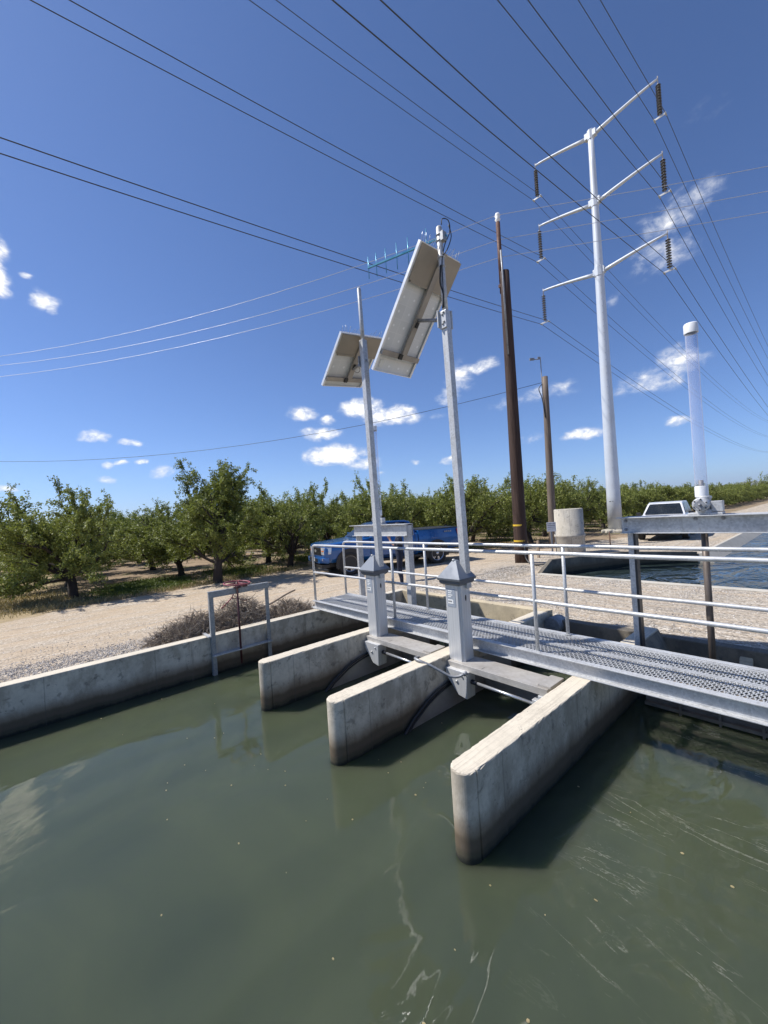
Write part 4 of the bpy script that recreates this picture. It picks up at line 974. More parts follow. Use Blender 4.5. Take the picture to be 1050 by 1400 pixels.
def truck():
    fwd = Vector((-.253,-.968,0)); ang = math.atan2(fwd.y, fwd.x)
    t = thing('pickup_truck', 'shiny blue crew cab pickup truck parked on the gravel by the orchard', 'pickup truck', (-12.0,10.35,.24), rotz=ang)
    mb = MB()
    def sec(hw, zb, zm, zt, cr): return [(0,zb),(hw-.12,zb),(hw-.02,zb+.14),(hw,zm-.12),(hw-.012,zm),(hw-.05,zt-.05),(hw-cr,zt),(0,zt+.015)]
    st = [(2.74,sec(.86,.62,1.0,1.10,.14)),(2.70,sec(.92,.55,1.02,1.16,.14)),(2.50,sec(.985,.5,1.05,1.22,.2)),(1.9,sec(1.0,.5,1.08,1.27,.2)),(1.32,sec(1.005,.48,1.1,1.32,.16)),(1.1,sec(1.005,.46,1.1,1.34,.1)),(-1.0,sec(1.005,.46,1.12,1.36,.1))]
    loft(mb, st); body = obj('body', mb, M['blue'], t, bevel=.02, local=True)
    mb = MB(); loft(mb, [(-1.03,sec(1.0,.5,1.15,1.44,.06)),(-2.9,sec(1.0,.56,1.15,1.46,.06)),(-3.02,sec(.98,.62,1.15,1.47,.06))])
    bed = obj('cargo_bed', mb, M['blue'], t, bevel=.02, local=True)
    mb = MB(); mb.box(-2.9,-1.1,-.86,.86,1.458,1.475); obj('bed_cover', mb, M['black'], bed, local=True)
    mb = MB(); mb.box(-2.96,-1.03,.93,1.0,1.452,1.478); mb.box(-2.96,-1.03,-1.0,-.93,1.452,1.478); obj('bed_rail', mb, M['black'], bed, local=True)
    # cab
    mb = MB()
    A = [(1.32,.88,1.31),(.52,.70,1.90),(.2,.72,1.945),(-.6,.72,1.94),(-.82,.70,1.88),(-1.0,.86,1.34)]
    V = [(x,y,z) for x, y, z in A]+[(x,-y,z) for x, y, z in A]; n = 6
    mb.add(V, [(i,i+1,n+i+1,n+i) for i in range(5)]+[tuple(range(6)), tuple(range(11,5,-1)), (0,n,n+5,5)]); cab = obj('cab', mb, M['blue'], t, bevel=.03, local=True)
    def onside(x, z, s, off=.012):   # side glass plane between belt and roof
        k = (z-1.32)/(1.93-1.32); return (x, s*(.885+(.715-.885)*k+off), z)
    for s in (1,-1):
        mb = MB(); mb.add([onside(*p, s) for p in ((1.10,1.37),(.50,1.82),(.24,1.87),(.24,1.37))], [(0,1,2,3)]); mb.add([onside(*p, s) for p in ((.17,1.37),(.17,1.875),(-.55,1.87),(-.72,1.80),(-.83,1.40))], [(0,1,2,3,4)])
        obj('side_window', mb, M['glass'], cab, local=True)
        mb = MB()
        for x in (1.02,.205,-.86): mb.box(x-.005,x+.005,*sorted((s*.99,s*1.009)),.56,1.33)
        mb.box(-.86,1.02,*sorted((s*.99,s*1.009)),.545,.556); obj('door_seam', mb, M['black'], body, local=True)
        mb = MB()
        for x in (.30,-.72): mb.box(x,x+.2,*sorted((s*1.0,s*1.03)),1.13,1.165)
        obj('door_handle', mb, M['blue'], body, bevel=.008, local=True)
        mb = MB(); mb.obox((.98,s*1.10,1.40), (.07,0,.02), (0,.12,0), (0,0,.10)); mb.box(.92,1.02,*sorted((s*.9,s*1.04)),1.33,1.37); obj('door_mirror', mb, M['blue'], body, bevel=.03, local=True)
        mb = MB(); arch(mb, 1.84, .44, .53, s*1.0085, s, 0, .3); obj('wheel_arch', mb, M['black'], body, local=True); mb = MB(); arch(mb, -1.84, .44, .53, s*1.0045, s, 0, .3); obj('wheel_arch', mb, M['black'], body, local=True)
        mb = MB(); mb.box(-1.25,1.28,*sorted((s*.8,s*1.02)),.40,.46); obj('running_board', mb, M['black'], body, bevel=.01, local=True)
        for x in (1.84,-1.84): wheel(t, x, s*.90, .42, s)
        # headlight: C shaped lamp wrapping the corner
        mb = MB(); mb.add([(2.757,s*.58,1.075),(2.757,s*.60,.80),(2.745,s*.85,.80),(2.735,s*.865,1.075),(2.50,s*1.0,1.07),(2.53,s*1.0,.83)], [(0,1,2,3),(3,2,5,4)])
        hl = obj('headlight', mb, M['lamp'], body, local=True)
        mb = MB(); mb.add([(2.765,s*.64,.955),(2.765,s*.64,.91),(2.75,s*.84,.91),(2.748,s*.845,.955)], [(0,1,2,3)]); obj('indicator', mb, M['amber'], hl, local=True)
        mb = MB(); mb.box(2.78,2.80,*sorted((s*.62,s*.84)),.60,.68); obj('fog_lamp', mb, M['lamp'], body, local=True)
        mb = MB(); mb.add([(-3.035,s*.78,1.40),(-3.035,s*.80,1.02),(-2.97,s*1.005,1.02),(-2.96,s*1.005,1.40),(-2.80,s*1.012,1.38),(-2.86,s*1.012,1.05)], [(0,1,2,3),(3,2,5,4)]); obj('taillight', mb, M['red_lens'], bed, local=True)
    mb = MB(); a = .02; mb.add([(1.29,.80,1.345),(1.29,-.80,1.345),(.56,-.655,1.88),(.56,.655,1.88)], [(0,1,2,3)]); 
    mb.v = [(x+.022,y,z+.016) for x, y, z in mb.v]; obj('windscreen', mb, M['glass'], cab, local=True)
    mb = MB(); mb.add([(-.85,.6,1.83),(-.85,-.6,1.83),(-1.0,-.75,1.42),(-1.0,.75,1.42)], [(0,1,2,3)]); mb.v = [(x-.02,y,z+.006) for x, y, z in mb.v]; obj('rear_window', mb, M['glass'], cab, local=True)
    mb = MB(); mb.box(2.70,2.765,-.56,.56,.76,1.06); gr = obj('grille', mb, M['black'], body, bevel=.02, local=True)
    mb = MB()
    for z in (.83,.97): mb.box(2.765,2.775,-.5,.5,z,z+.02)
    for k in range(-6,7): mb.box(2.764,2.770,k*.08-.006,k*.08+.006,.78,1.04)
    obj('grille_bars', mb, M['black'], gr, local=True)
    mb = MB(); mb.add([(2.785,.13*math.cos(2*PI*k/20),.915+.06*math.sin(2*PI*k/20)) for k in range(20)], [tuple(range(20))]); obj('badge', mb, M['rim'], gr, local=True)
    mb = MB(); loft(mb, [(2.86,[(0,.52),(.5,.5),(.72,.52),(.74,.60),(.74,.68),(.5,.70),(0,.70)]),(2.60,[(0,.46),(.7,.44),(.98,.50),(1.0,.58),(1.0,.70),(.7,.73),(0,.73)])]); bp_ = obj('front_bumper', mb, M['blue'], body, bevel=.015, local=True)
    mb = MB(); mb.box(2.55,2.84,-.86,.86,.34,.455); mb.box(2.80,2.868,-.45,.45,.54,.66); obj('lower_valance', mb, M['black'], bp_, local=True)
    mb = MB(); mb.box(2.868,2.876,-.16,.16,.56,.70); obj('licence_plate', mb, M['white'], bp_, local=True)
    mb = MB(); mb.box(-3.14,-2.98,-.95,.95,.52,.70); obj('rear_bumper', mb, M['rim'], bed, bevel=.02, local=True)
    mb = MB(); mb.box(-2.9,2.5,-.75,.75,.34,.52); obj('chassis', mb, M['black'], t, local=True)
    mb = MB()
    for s in (1,-1):
        for k in range(4): mb.box(-2.55+.09*k,-2.49+.09*k,*sorted((s*.999,s*1.006)),1.27,1.33)
    obj('bed_lettering', mb, M['galv_dark'], bed, local=True)
    for o in t.children_recursive:      # lower belt and roof lines
        for v in o.data.vertices:
            if v.co.z > .9: v.co.z = .9+(v.co.z-.9)*.87
truck()
def suv():
    ang = R(-83)
    t = thing('suv', 'white sport utility vehicle parked on the dirt road beyond the right-hand lift gate', 'suv', (-5.95,24.2,.25), rotz=ang)
    def sec(hw, zb, zm, zt, cr): return [(0,zb),(hw-.1,zb),(hw-.02,zb+.15),(hw,zm),(hw-.05,zt-.05),(hw-cr,zt),(0,zt+.02)]
    mb = MB(); loft(mb, [(2.35,sec(.85,.5,.85,1.0,.16)),(2.25,sec(.93,.42,.9,1.08,.16)),(1.2,sec(.97,.4,.95,1.16,.16)),(.9,sec(.98,.4,1.0,1.18,.08)),(-2.2,sec(.98,.4,1.0,1.18,.08)),(-2.4,sec(.93,.5,1.0,1.16,.08))])
    body = obj('body', mb, M['suv_white'], t, bevel=.03, local=True)
    A = [(.98,.88,1.16),(.30,.70,1.72),(.0,.72,1.78),(-1.9,.72,1.78),(-2.1,.70,1.72),(-2.38,.86,1.16)]
    n = 6; mb = MB(); mb.add([(x,y,z) for x, y, z in A]+[(x,-y,z) for x, y, z in A], [(i,i+1,n+i+1,n+i) for i in range(5)]+[tuple(range(6)), tuple(range(11,5,-1)), (0,n,n+5,5)])
    cab = obj('cabin', mb, M['suv_white'], t, bevel=.04, local=True)
    def onside(x, z, s, off=.014): k = (z-1.16)/(1.75-1.16); return (x, s*(.88+(.71-.88)*k+off), z)
    for s in (1,-1):
        mb = MB()
        for P in (((.80,1.22),(.34,1.60),(.20,1.68),(.02,1.68),(.02,1.22)),((-.06,1.22),(-.06,1.69),(-.98,1.69),(-.98,1.22)),((-1.06,1.22),(-1.06,1.69),(-1.85,1.68),(-2.05,1.24))):
            mb.add([onside(*p, s) for p in P], [tuple(range(len(P)))])
        obj('side_window', mb, M['glass'], cab, local=True)
        mb = MB(); arch(mb, 1.45, .36, .45, s*.985, s, 0, .3); obj('wheel_arch', mb, M['black'], body, local=True); mb = MB(); arch(mb, -1.45, .36, .45, s*.985, s, 0, .3); obj('wheel_arch', mb, M['black'], body, local=True)
        for x in (1.45,-1.45): wheel(t, x, s*.88, .37, s)
        mb = MB(); mb.obox((.75,s*1.07,1.22), (.06,0,.01), (0,.1,0), (0,0,.08)); obj('door_mirror', mb, M['black'], body, bevel=.02, local=True)
        mb = MB(); mb.add([(2.365,s*.5,.93),(2.365,s*.5,.78),(2.335,s*.84,.78),(2.325,s*.84,.95)], [(0,1,2,3)]); obj('headlight', mb, M['lamp'], body, local=True)
        mb = MB(); mb.box(-2.42,-2.3,*sorted((s*.78,s*.95)),.85,1.12); obj('taillight', mb, M['red_lens'], body, local=True)
    mb = MB(); mb.add([(.95,.78,1.19),(.95,-.78,1.19),(.36,-.62,1.67),(.36,.62,1.67)], [(0,1,2,3)]); mb.v = [(x+.03,y,z+.02) for x, y, z in mb.v]; obj('windscreen', mb, M['glass'], cab, local=True)
    mb = MB(); mb.add([(-2.13,.58,1.68),(-2.13,-.58,1.68),(-2.36,-.75,1.22),(-2.36,.75,1.22)], [(0,1,2,3)]); mb.v = [(x-.02,y,z+.008) for x, y, z in mb.v]; obj('rear_window', mb, M['glass'], cab, local=True)
    mb = MB(); mb.box(2.30,2.375,-.45,.45,.72,.93); obj('grille', mb, M['black'], body, bevel=.01, local=True)
    mb = MB(); mb.box(2.15,2.43,-.92,.92,.34,.64); bp_ = obj('front_bumper', mb, M['black'], body, bevel=.03, local=True)
    mb = MB(); mb.box(2.432,2.44,-.16,.16,.5,.64); obj('licence_plate', mb, M['white'], bp_, local=True)
    mb = MB(); mb.box(-2.1,2.1,-.7,.7,.25,.42); obj('chassis', mb, M['black'], t, local=True)
suv()

# ================================================================== PERSON
def skin_mesh(name, joints, edges, mat, parent=None, sub=2):
    me = bpy.data.meshes.new(name); me.from_pydata([j[0] for j in joints], edges, [])
    o = bpy.data.objects.new(name, me); link(o, parent)
    s = o.modifiers.new('skin', 'SKIN'); s.use_smooth_shade = True
    sv = me.skin_vertices[0].data
    for i, j in enumerate(joints):
        r_ = j[1]; sv[i].radius = r_ if isinstance(r_, tuple) else (r_, r_); sv[i].use_root = (i == 0)
    o.modifiers.new('sub', 'SUBSURF').levels = sub; o.modifiers[-1].render_levels = sub
    dg = bpy.context.evaluated_depsgraph_get(); dg.update()
    me2 = bpy.data.meshes.new_from_object(o.evaluated_get(dg))
    o.modifiers.clear(); o.data = me2
    me2.materials.clear()
    for m in (mat if isinstance(mat, list) else [mat]): me2.materials.append(m)
    me2.polygons.foreach_set('use_smooth', [True]*len(me2.polygons))
    WL[o.name] = Vector((0,0,0))
    return o
def person():
    ang = math.atan2(-.72,-.70)          # faces the front of the truck; local +x forward, +y left
    t = thing('person', 'person in dark navy work clothes standing before the blue pickup, hand raised to the face', 'person', (-8.0,7.45,.26), rotz=ang)
    J, E = [], []
    def j(p, r_, par=None):
        J.append((p, r_)); i = len(J)-1
        if par is not None: E.append((par, i))
        return i
    pel = j((0,0,.98),(.15,.125)); ab = j((.01,0,1.10),(.15,.12),pel); ch = j((.02,0,1.28),(.17,.125),ab); up = j((.0,0,1.42),(.15,.09),ch); nk = j((.01,0,1.50),(.055,.055),up)
    hd0 = j((.03,0,1.58),(.075,.07),nk); hd1 = j((.035,0,1.67),(.095,.078),hd0); hd2 = j((.02,0,1.745),(.075,.065),hd1)
    for s in (1,-1):
        h = j((0,s*.10,.90),.10,pel); k = j((.03,s*.12,.50),.066,h); c = j((-.01,s*.125,.34),.06,k); a = j((-.02,s*.13,.10),.042,c); f = j((.09,s*.145,.045),.042,a); j((.19,s*.155,.035),.032,f)
        sh_ = j((-.01,s*.17,1.41),.07,up)
        if s > 0: el = j((.05,s*.26,1.13),.048,sh_); wr = j((.22,s*.13,1.33),.032,el); pm = j((.245,s*.10,1.40),(.036,.02),wr); base = Vector((.25,s*.09,1.44)); dr = Vector((-.1,-.25,.95)).normalized(); lat = Vector((.7,.35,.2)).normalized()
        else: el = j((-.06,s*.25,1.13),.048,sh_); wr = j((.03,s*.27,.90),.032,el); pm = j((.045,s*.268,.82),(.036,.02),wr); base = Vector((.05,s*.266,.78)); dr = Vector((.12,.05,-1)).normalized(); lat = Vector((1,0,.1)).normalized()
        for q, ln in enumerate((.075,.085,.08,.062)):
            b0 = base+lat*(.03-.02*q); p1 = j(tuple(b0),.0095,pm); p2 = j(tuple(b0+dr*ln*.5),.0085,p1); j(tuple(b0+dr*ln*.9+lat*.0+Vector((-.012,-s*.012,0))),.007,p2)
        th = j(tuple(base-dr*.03+lat*.045),.011,pm); j(tuple(base+dr*.015+lat*.06),.009,th)
    b = skin_mesh('body', J, E, [M['navy'], M['skin'], M['black']], t)
    for p in b.data.polygons:
        c = p.center
        if c.z > 1.50 or (c.x > .13 and c.z > 1.22 and c.y > 0 and not (abs(c.y) < .1 and c.x < .2 and c.z < 1.4)) or (c.y < -.2 and c.z < .92 and c.z > .68): p.material_index = 1
        if c.z < .09: p.material_index = 2
    mb = MB(); mb.lathe([(.0,.095),(.06,.085),(.09,.045),(.096,.0),(.092,-.03)], (.015,0,1.72), (-.12,0,1), 18)
    obj('hair', mb, M['hair'], t, local=True)
    mb = MB(); mb.lathe([(0,0),(.016,.004),(.012,.03),(0,.05)], (.118,0,1.635), (.35,0,.9), 8)
    obj('nose', mb, M['skin'], t, local=True)
    for s in (1,-1):
        mb = MB(); mb.lathe([(0,-.012),(.011,-.006),(.012,.0),(.009,.007),(0,.011)], (.112,s*.032,1.685), (1,0,0), 10); obj('eye', mb, M['black'], t, local=True)
        mb = MB(); mb.lathe([(0,-.03),(.012,-.02),(.016,.0),(.013,.02),(0,.03)], (.03,s*.082,1.665), (0,.1*s,1), 10); obj('ear', mb, M['skin'], t, local=True)
    mb = MB(); mb.obox((.112,0,1.60), (.006,0,0), (0,.024,0), (0,0,.005)); obj('mouth', mb, M['maroon'], t, local=True)
    p = MB(); 
person()
# ================================================================== VEGETATION
def tree_mesh(seed, H, W_, lean=(0,0), leaves=9000, leafs=.05, skew=(0,0), low=.75):
    rnd = random.Random(seed)
    tm, cm = MB(), MB()
    shoots = []
    def rv(s): return Vector((rnd.uniform(-s,s), rnd.uniform(-s,s), rnd.uniform(-s,s)))
    def limb(p, d, ln, r0, r1, up, n=4):
        pts = [p.copy()]; q = p.copy(); d = d.normalized()
        for i in range(n):
            d = (d+rv(.22)+Vector((0,0,up))).normalized(); q = q+d*(ln/n); pts.append(q.copy())
        tm.tube(pts, [r0+(r1-r0)*i/n for i in range(n+1)], 7 if r0 > .03 else 4, caps=False)
        return pts, d
    hs = H/3.8; ws = W_/2.0
    base = Vector((0,0,-.08)); d0 = Vector((lean[0],lean[1],1)).normalized()
    tr, d = limb(base, d0, .62*hs+.1, .15*hs, .115*hs, .05)
    nsc = 6; twigs = []
    for i in range(nsc+3):
        low_ = i >= nsc
        a = 2*PI*(i+rnd.uniform(-.25,.25))/(3 if low_ else nsc)+(.5 if low_ else 0); el = rnd.uniform(.3,.5) if low_ else rnd.uniform(.5,1.2)
        d1 = Vector((math.cos(a)*math.cos(el)*ws+skew[0]*.3, math.sin(a)*math.cos(el)*ws+skew[1]*.3, math.sin(el)))
        p1, dd = limb(tr[-1]-Vector((0,0,rnd.uniform(0,.12))), d1, (1.25 if low_ else rnd.uniform(1.2,1.6))*hs, (.042 if low_ else .08)*hs, (.02 if low_ else .035)*hs, .0 if low_ else .06, 5)
        for j in range(rnd.randint(5,6)):
            q = p1[rnd.randint(2,5)]; a2 = a+rnd.uniform(-1.3,1.3)
            d2 = Vector((math.cos(a2)*ws, math.sin(a2)*ws, rnd.uniform(-.35,.5) if low_ else rnd.uniform(-.1,1.2))).normalized()*.8+dd*.5
            p2, dd2 = limb(q, d2, rnd.uniform(.75,1.1)*hs, .032*hs, .014*hs, .0, 4)
            for k in range(rnd.randint(5,6)):
                q2 = p2[rnd.randint(1,4)]; a3 = rnd.uniform(0,2*PI)
                d3 = Vector((math.cos(a3)*ws, math.sin(a3)*ws, rnd.uniform(-.6,.9))).normalized()*.8+dd2*.6
                p3, dd3 = limb(q2, d3, rnd.uniform(.45,.75)*hs, .011*hs, .005*hs, .0, 3)
                shoots.append(p3); twigs.append(p3)
                for m_ in range(3):
                    q3 = p3[rnd.randint(1,3)]; d4 = (dd3*.5+rv(.9)).normalized()
                    ln = rnd.uniform(.25,.45)*hs; shoots.append([q3, q3+d4*ln*.5+Vector((0,0,.02)), q3+d4*ln+Vector((0,0,.01))])
    # leader shoots break the outline
    for _ in range(rnd.randint(8,12)):
        s = max((rnd.choice(twigs) for _ in range(4)), key=lambda s: s[-1].z)
        e = s[-1]; d = (e-tr[-1]).normalized()*.7+Vector((rnd.uniform(-.5,.5),rnd.uniform(-.5,.5),.7)); p4, _ = limb(e, d, rnd.uniform(.35,.7)*hs, .01, .005, .04, 4); shoots += [p4, p4[1:]]
        for q in p4[1:4]:
            for _k in range(2):
                d5 = (d*.6+rv(.9)).normalized(); shoots.append([q, q+d5*.15*hs, q+d5*.3*hs])
    zt = max(p[-1].z for p in shoots); fz = H/zt
    rmax = sorted(math.hypot(p[-1].x,p[-1].y) for p in shoots)[int(len(shoots)*.96)]; fr = W_/rmax
    def fix(p):
        k = ss(.3, 1.2, p.z); return Vector((p.x*(1+(fr-1)*k)+skew[0]*p.z*.08, p.y*(1+(fr-1)*k)+skew[1]*p.z*.08, p.z*(1+(fz-1)*k)))
    tm.v = [tuple(fix(Vector(v))) for v in tm.v]
    lens = [sum((b-a).length for a, b in zip(s, s[1:])) for s in shoots]; tot = sum(lens)
    for s, ln in zip(shoots, lens):
        for _ in range(max(3, int(leaves*ln/tot))):
            k = rnd.random()**.85*(len(s)-1); i = min(int(k), len(s)-2); p = s[i].lerp(s[i+1], k-i)
            p = fix(p)
            if p.z < low*.5+rnd.uniform(0,.3): continue
            dl = (rv(1)+Vector((0,0,-.1))).normalized(); sd = dl.cross(rv(1)).normalized(); p = p+dl*.02
            l = leafs*rnd.uniform(.7,1.35); w_ = l*.34
            tip = p+dl*l*1.3-Vector((0,0,.12*l)); md = p+dl*l*.6
            cm.add([p, md+sd*w_, tip, md-sd*w_], [(0,1,2,3)])
    tme = bpy.data.meshes.new('trunk'); tme.from_pydata(tm.v, [], tm.f); tme.polygons.foreach_set('use_smooth', [True]*len(tm.f)); tme.materials.append(M['bark'])
    cme = bpy.data.meshes.new('crown'); cme.from_pydata(cm.v, [], cm.f); cme.materials.append(M['leaf'])
    return tme, cme
def place_tree(meshes, x, y, label, group='almond trees of the orchard', rz=0, s=1.0, sz=1.0):
    t = bpy.data.objects.new('orchard_tree', None); link(t); t.location = (x,y,hz(x,y)); t.rotation_euler = (0,0,rz); t.scale = (s,s,s*sz)
    tag(t, label, 'tree', group)
    for nm, me in (('trunk', meshes[0]), ('crown', meshes[1])):
        o = bpy.data.objects.new(nm, me); link(o, t)
    return t
HERO1 = tree_mesh(11, 3.95, 2.35, (-.15,.05), 52000, .054, (.0,-.9), .55)
HERO2 = tree_mesh(24, 4.6, 1.9, (.05,-.1), 52000, .053, (0,.2), .6)
HERO3 = tree_mesh(35, 3.75, 2.05, (0,.15), 36000, .056)
GEN = [tree_mesh(40+i, 3.6+.18*(i % 3), 2.15, (0,0), 26000, .066) for i in range(5)]
place_tree(HERO1, -16.63, .85, 'big spreading orchard tree nearest the left edge with dark shade beneath')
place_tree(HERO2, -14.9, 4.85, 'tallest orchard tree, with ragged top, behind the handwheel gate frame')
place_tree(HERO3, -16.1, 8.35, 'dark two-stemmed orchard tree just left of the blue pickup')
place_tree(GEN[0], -18.6, 4.6, 'orchard tree right behind the tallest one, only its left half in view', rz=1.2, sz=.92)
place_tree(GEN[1], -19.0, 8.7, 'orchard tree seen between the tallest tree and the two-stemmed one', rz=2.2)
place_tree(GEN[2], -22.9, 4.4, 'orchard tree with bare leaning stem, right of the big spreading one', rz=.4, sz=.9)
rnd = random.Random(77)
def front(v):
    P = [(-40,-16.4),(8.5,-16.2),(12.3,-15.0),(16.2,-12.8),(20.1,-11.2),(24,-12.4),(28,-12.6),(32,-11.6),(400,-10.8)]
    for (a, x), (b, y) in zip(P, P[1:]):
        if v <= b: return x+(y-x)*max(0, (v-a)/(b-a))
hand = [(-16.63,.85),(-14.9,4.85),(-16.1,8.35),(-18.6,4.6),(-19.0,8.7),(-22.9,4.4)]
v = -6.9
spot = {12.3:'orchard tree directly behind the blue pickup', 16.15:'orchard tree seen between the blue pickup and the dark wooden pole',20.0:'orchard tree behind the dark wooden pole',23.85:'orchard tree behind the concrete standpipe'}
row = 0
def seen(x, y):
    d = Vector((x,y,3-CZ)); k = d.dot(CF); return k > 2 and abs(d.dot(CR)/k) < 1.12
while v < 128:
    f = front(v); nrow = 10 if v < 12 else (6 if v < 30 else 4)
    for k in range(nrow):
        u = f-4.15*k+rnd.uniform(-.25,.25); y = v+rnd.uniform(-.2,.2)
        if any(math.hypot(u-a, y-b) < 2.6 for a, b in hand) or not seen(u, y): continue
        if k == 0 and v > 10:
            lab = next((s for q, s in spot.items() if abs(q-v) < .8), 'orchard tree of the front row along the dirt road past the white pylon')
        elif v < 12: lab = 'orchard tree deep in the left-hand part of the orchard behind the larger trees'
        else: lab = 'orchard tree in the rear rows, mostly hidden behind the front row'
        place_tree(GEN[rnd.randint(0,4)], u, y, lab, rz=rnd.uniform(0,6.28), s=rnd.uniform(.9,1.12), sz=rnd.uniform(.92,1.1)*(.86 if v < 12 else 1 if v < 30 else .87))
    v += 3.87
# distant bigger tree at the end of the road
BIG = tree_mesh(91, 6.2, 4.4, (0,0), 6000, .2, (0,0), .5)
place_tree(BIG, -14.2, 128, 'large rounded tree standing above the orchard at the far end of the dirt road', group='far trees')

# dry brush heaped behind the left wall
def brush(cx, cy, rx, ry, h, n, seed):
    rnd = random.Random(seed); mb = MB()
    for _ in range(n):
        a = rnd.uniform(0,2*PI); r_ = rnd.random()**.6
        p = Vector((cx+rx*r_*math.cos(a), cy+ry*r_*math.sin(a), hz(cx,cy)+h*rnd.random()*(1-r_*r_)*.9))
        d = Vector((rnd.uniform(-1,1),rnd.uniform(-1,1),rnd.uniform(-.5,.9))).normalized(); ln = rnd.uniform(.08,.26); bend = Vector((rnd.uniform(-1,1),rnd.uniform(-1,1),rnd.uniform(-.6,.8)))*.06
        q = p+d*ln*.5+bend; e = p+d*ln; w_ = rnd.uniform(.0018,.0048); sd = d.cross(Vector((rnd.random(),rnd.random(),rnd.random()))).normalized()*w_; s2 = d.cross(sd).normalized()*w_
        mb.add([p-sd,p+sd,q+sd,q-sd,e], [(0,1,2,3),(3,2,4)]); mb.add([p-s2,p+s2,q+s2,q-s2,e], [(0,1,2,3),(3,2,4)])
    return mb
tag(obj('dry_brush', brush(-7.2,2.0,.36,.8,.38,2900,1), M['brush'], loc=(-7.2,2.05,.5)), 'tangled brown dry brush heap left of the red stem behind the wall', 'dry brush', 'heaps of dry brush behind the left wall')
tag(obj('dry_brush', brush(-7.25,2.72,.4,.6,.56,2900,2), M['brush'], loc=(-7.25,2.75,.5)), 'tallest tangled dry brush heap, framed by the handwheel gate', 'dry brush', 'heaps of dry brush behind the left wall')
tag(obj('dry_brush', brush(-7.2,3.65,.36,.5,.27,1800,3), M['brush'], loc=(-7.2,3.65,.5)), 'low dry brush heap with a bleached stick on it beside the walkway end', 'dry brush', 'heaps of dry brush behind the left wall')
mb = MB(); mb.tube(smooth([(-7.25,3.12,.72),(-7.3,3.4,.78),(-7.42,3.75,.86),(-7.45,3.95,.9)]), [.018]*13, 8); tag(obj('stick', mb, M['stick'], loc=(-7.3,3.5,.8)), 'bleached stick lying over the low dry brush heap', 'stick')
mb = MB(); mb.tube([(-7.3,2.42,.85),(-7.32,2.62,1.0),(-7.34,2.9,.9)], .014, 6); mb.tube([(-7.32,2.62,1.0),(-7.3,2.66,1.1)], .012, 6); tag(obj('rusty_rod', mb, M['red_paint'], loc=(-7.3,2.6,.9)), 'bent reddish rod sticking up from the tallest dry brush heap', 'rod')

# loose stones, grass and weeds: uncountable, one object each
def stones(n, seed):
    rnd = random.Random(seed); mb = MB()
    for _ in range(n):
        if rnd.random() < .7: u, v = -6.85-abs(rnd.gauss(0,1.15)), rnd.uniform(-1.5,4.6)
        else:
            u, v = rnd.uniform(-6.2,1), 11.05-abs(rnd.gauss(0,.7)) if rnd.random() < .6 else 6.35+abs(rnd.gauss(0,1.2))
        s = rnd.uniform(.006,.016)*(1.5 if rnd.random() < .06 else 1); z = hz(u,v); a = rnd.uniform(0,6.28); c, d = math.cos(a)*s, math.sin(a)*s; h = s*rnd.uniform(.5,.9); e = rnd.uniform(.6,1)
        mb.add([(u+c,v+d,z-.003),(u-d*e,v+c*e,z-.003),(u-c,v-d,z-.003),(u+d*e,v-c*e,z-.003),(u+c*.5,v+d*.5,z+h),(u-c*.5,v-d*.5,z+h*e)], [(0,1,4),(1,5,4),(1,2,5),(2,3,5),(3,4,5),(3,0,4)])
    return mb
tag(obj('loose_gravel', stones(24000,4), M['stone']), kind='stuff', label='loose grey and tan gravel stones scattered along the canal walls and the crossing', cat='gravel')
def flecks(n, seed):
    rnd = random.Random(seed); mb = MB()
    for _ in range(n):
        u, v = rnd.uniform(-6.3,.6), rnd.uniform(.4,3.4)
        if any(a-.05 < u < b+.05 and v > 1.9 for a, b in ((-1.9,-1.65),(-3.43,-3.17),(-4.98,-4.73))): continue
        s = rnd.uniform(.004,.011); a = rnd.uniform(0,6.28); k = rnd.uniform(.3,.9)
        P = [(u+s*math.cos(a+q)*(1 if q % 3 < 1.5 else k), v+s*math.sin(a+q)*k) for q in (0,1.1,2.2,3.3,4.4,5.4)]
        mb.prism(P, .0005, .004)
    return mb
tag(obj('floating_debris', flecks(70,12), M['straw']), kind='stuff', label='tiny pale flecks of leaf and straw floating on the canal water', cat='debris')
def blades(spots, hmin, hmax, seed, wd=.008):
    rnd = random.Random(seed); mb = MB()
    for (u, v, su, sv, n) in spots:
        for _ in range(n):
            x, y = rnd.gauss(u,su), rnd.gauss(v,sv)
            if y < 12 and x > -14.25-.09*max(0,y-1)+rnd.uniform(-.4,.12): continue
            z = hz(x,y); h = rnd.uniform(hmin,hmax); a = rnd.uniform(0,6.28); w_ = wd*rnd.uniform(.6,1.4); bx, by = rnd.gauss(0,.5)*h, rnd.gauss(0,.5)*h
            c, s = math.cos(a)*w_, math.sin(a)*w_
            mb.add([(x-c,y-s,z),(x+c,y+s,z),(x+bx*.4+c*.6,y+by*.4+s*.6,z+h*.65),(x+bx,y+by,z+h*.95),(x+bx*.4-c*.6,y+by*.4-s*.6,z+h*.65)], [(0,1,2,3,4)])
    return mb
dry = [(-17.5,-1.6,2.0,1.1,9000),(-16.0,0.2,.7,.6,1500)]+[(-14.45-.1*k*.45+.2*math.sin(k*2.1),.2+.5*k,.28,.25,260) for k in range(18)]+[(-14.0+1.6*k/6,10.5+1.5*k,.2,.4,130) for k in range(7)]
tag(obj('dry_grass', blades(dry,.04,.16,8), M['straw']), kind='stuff', label='dry straw coloured grass along the edge of the orchard', cat='grass')
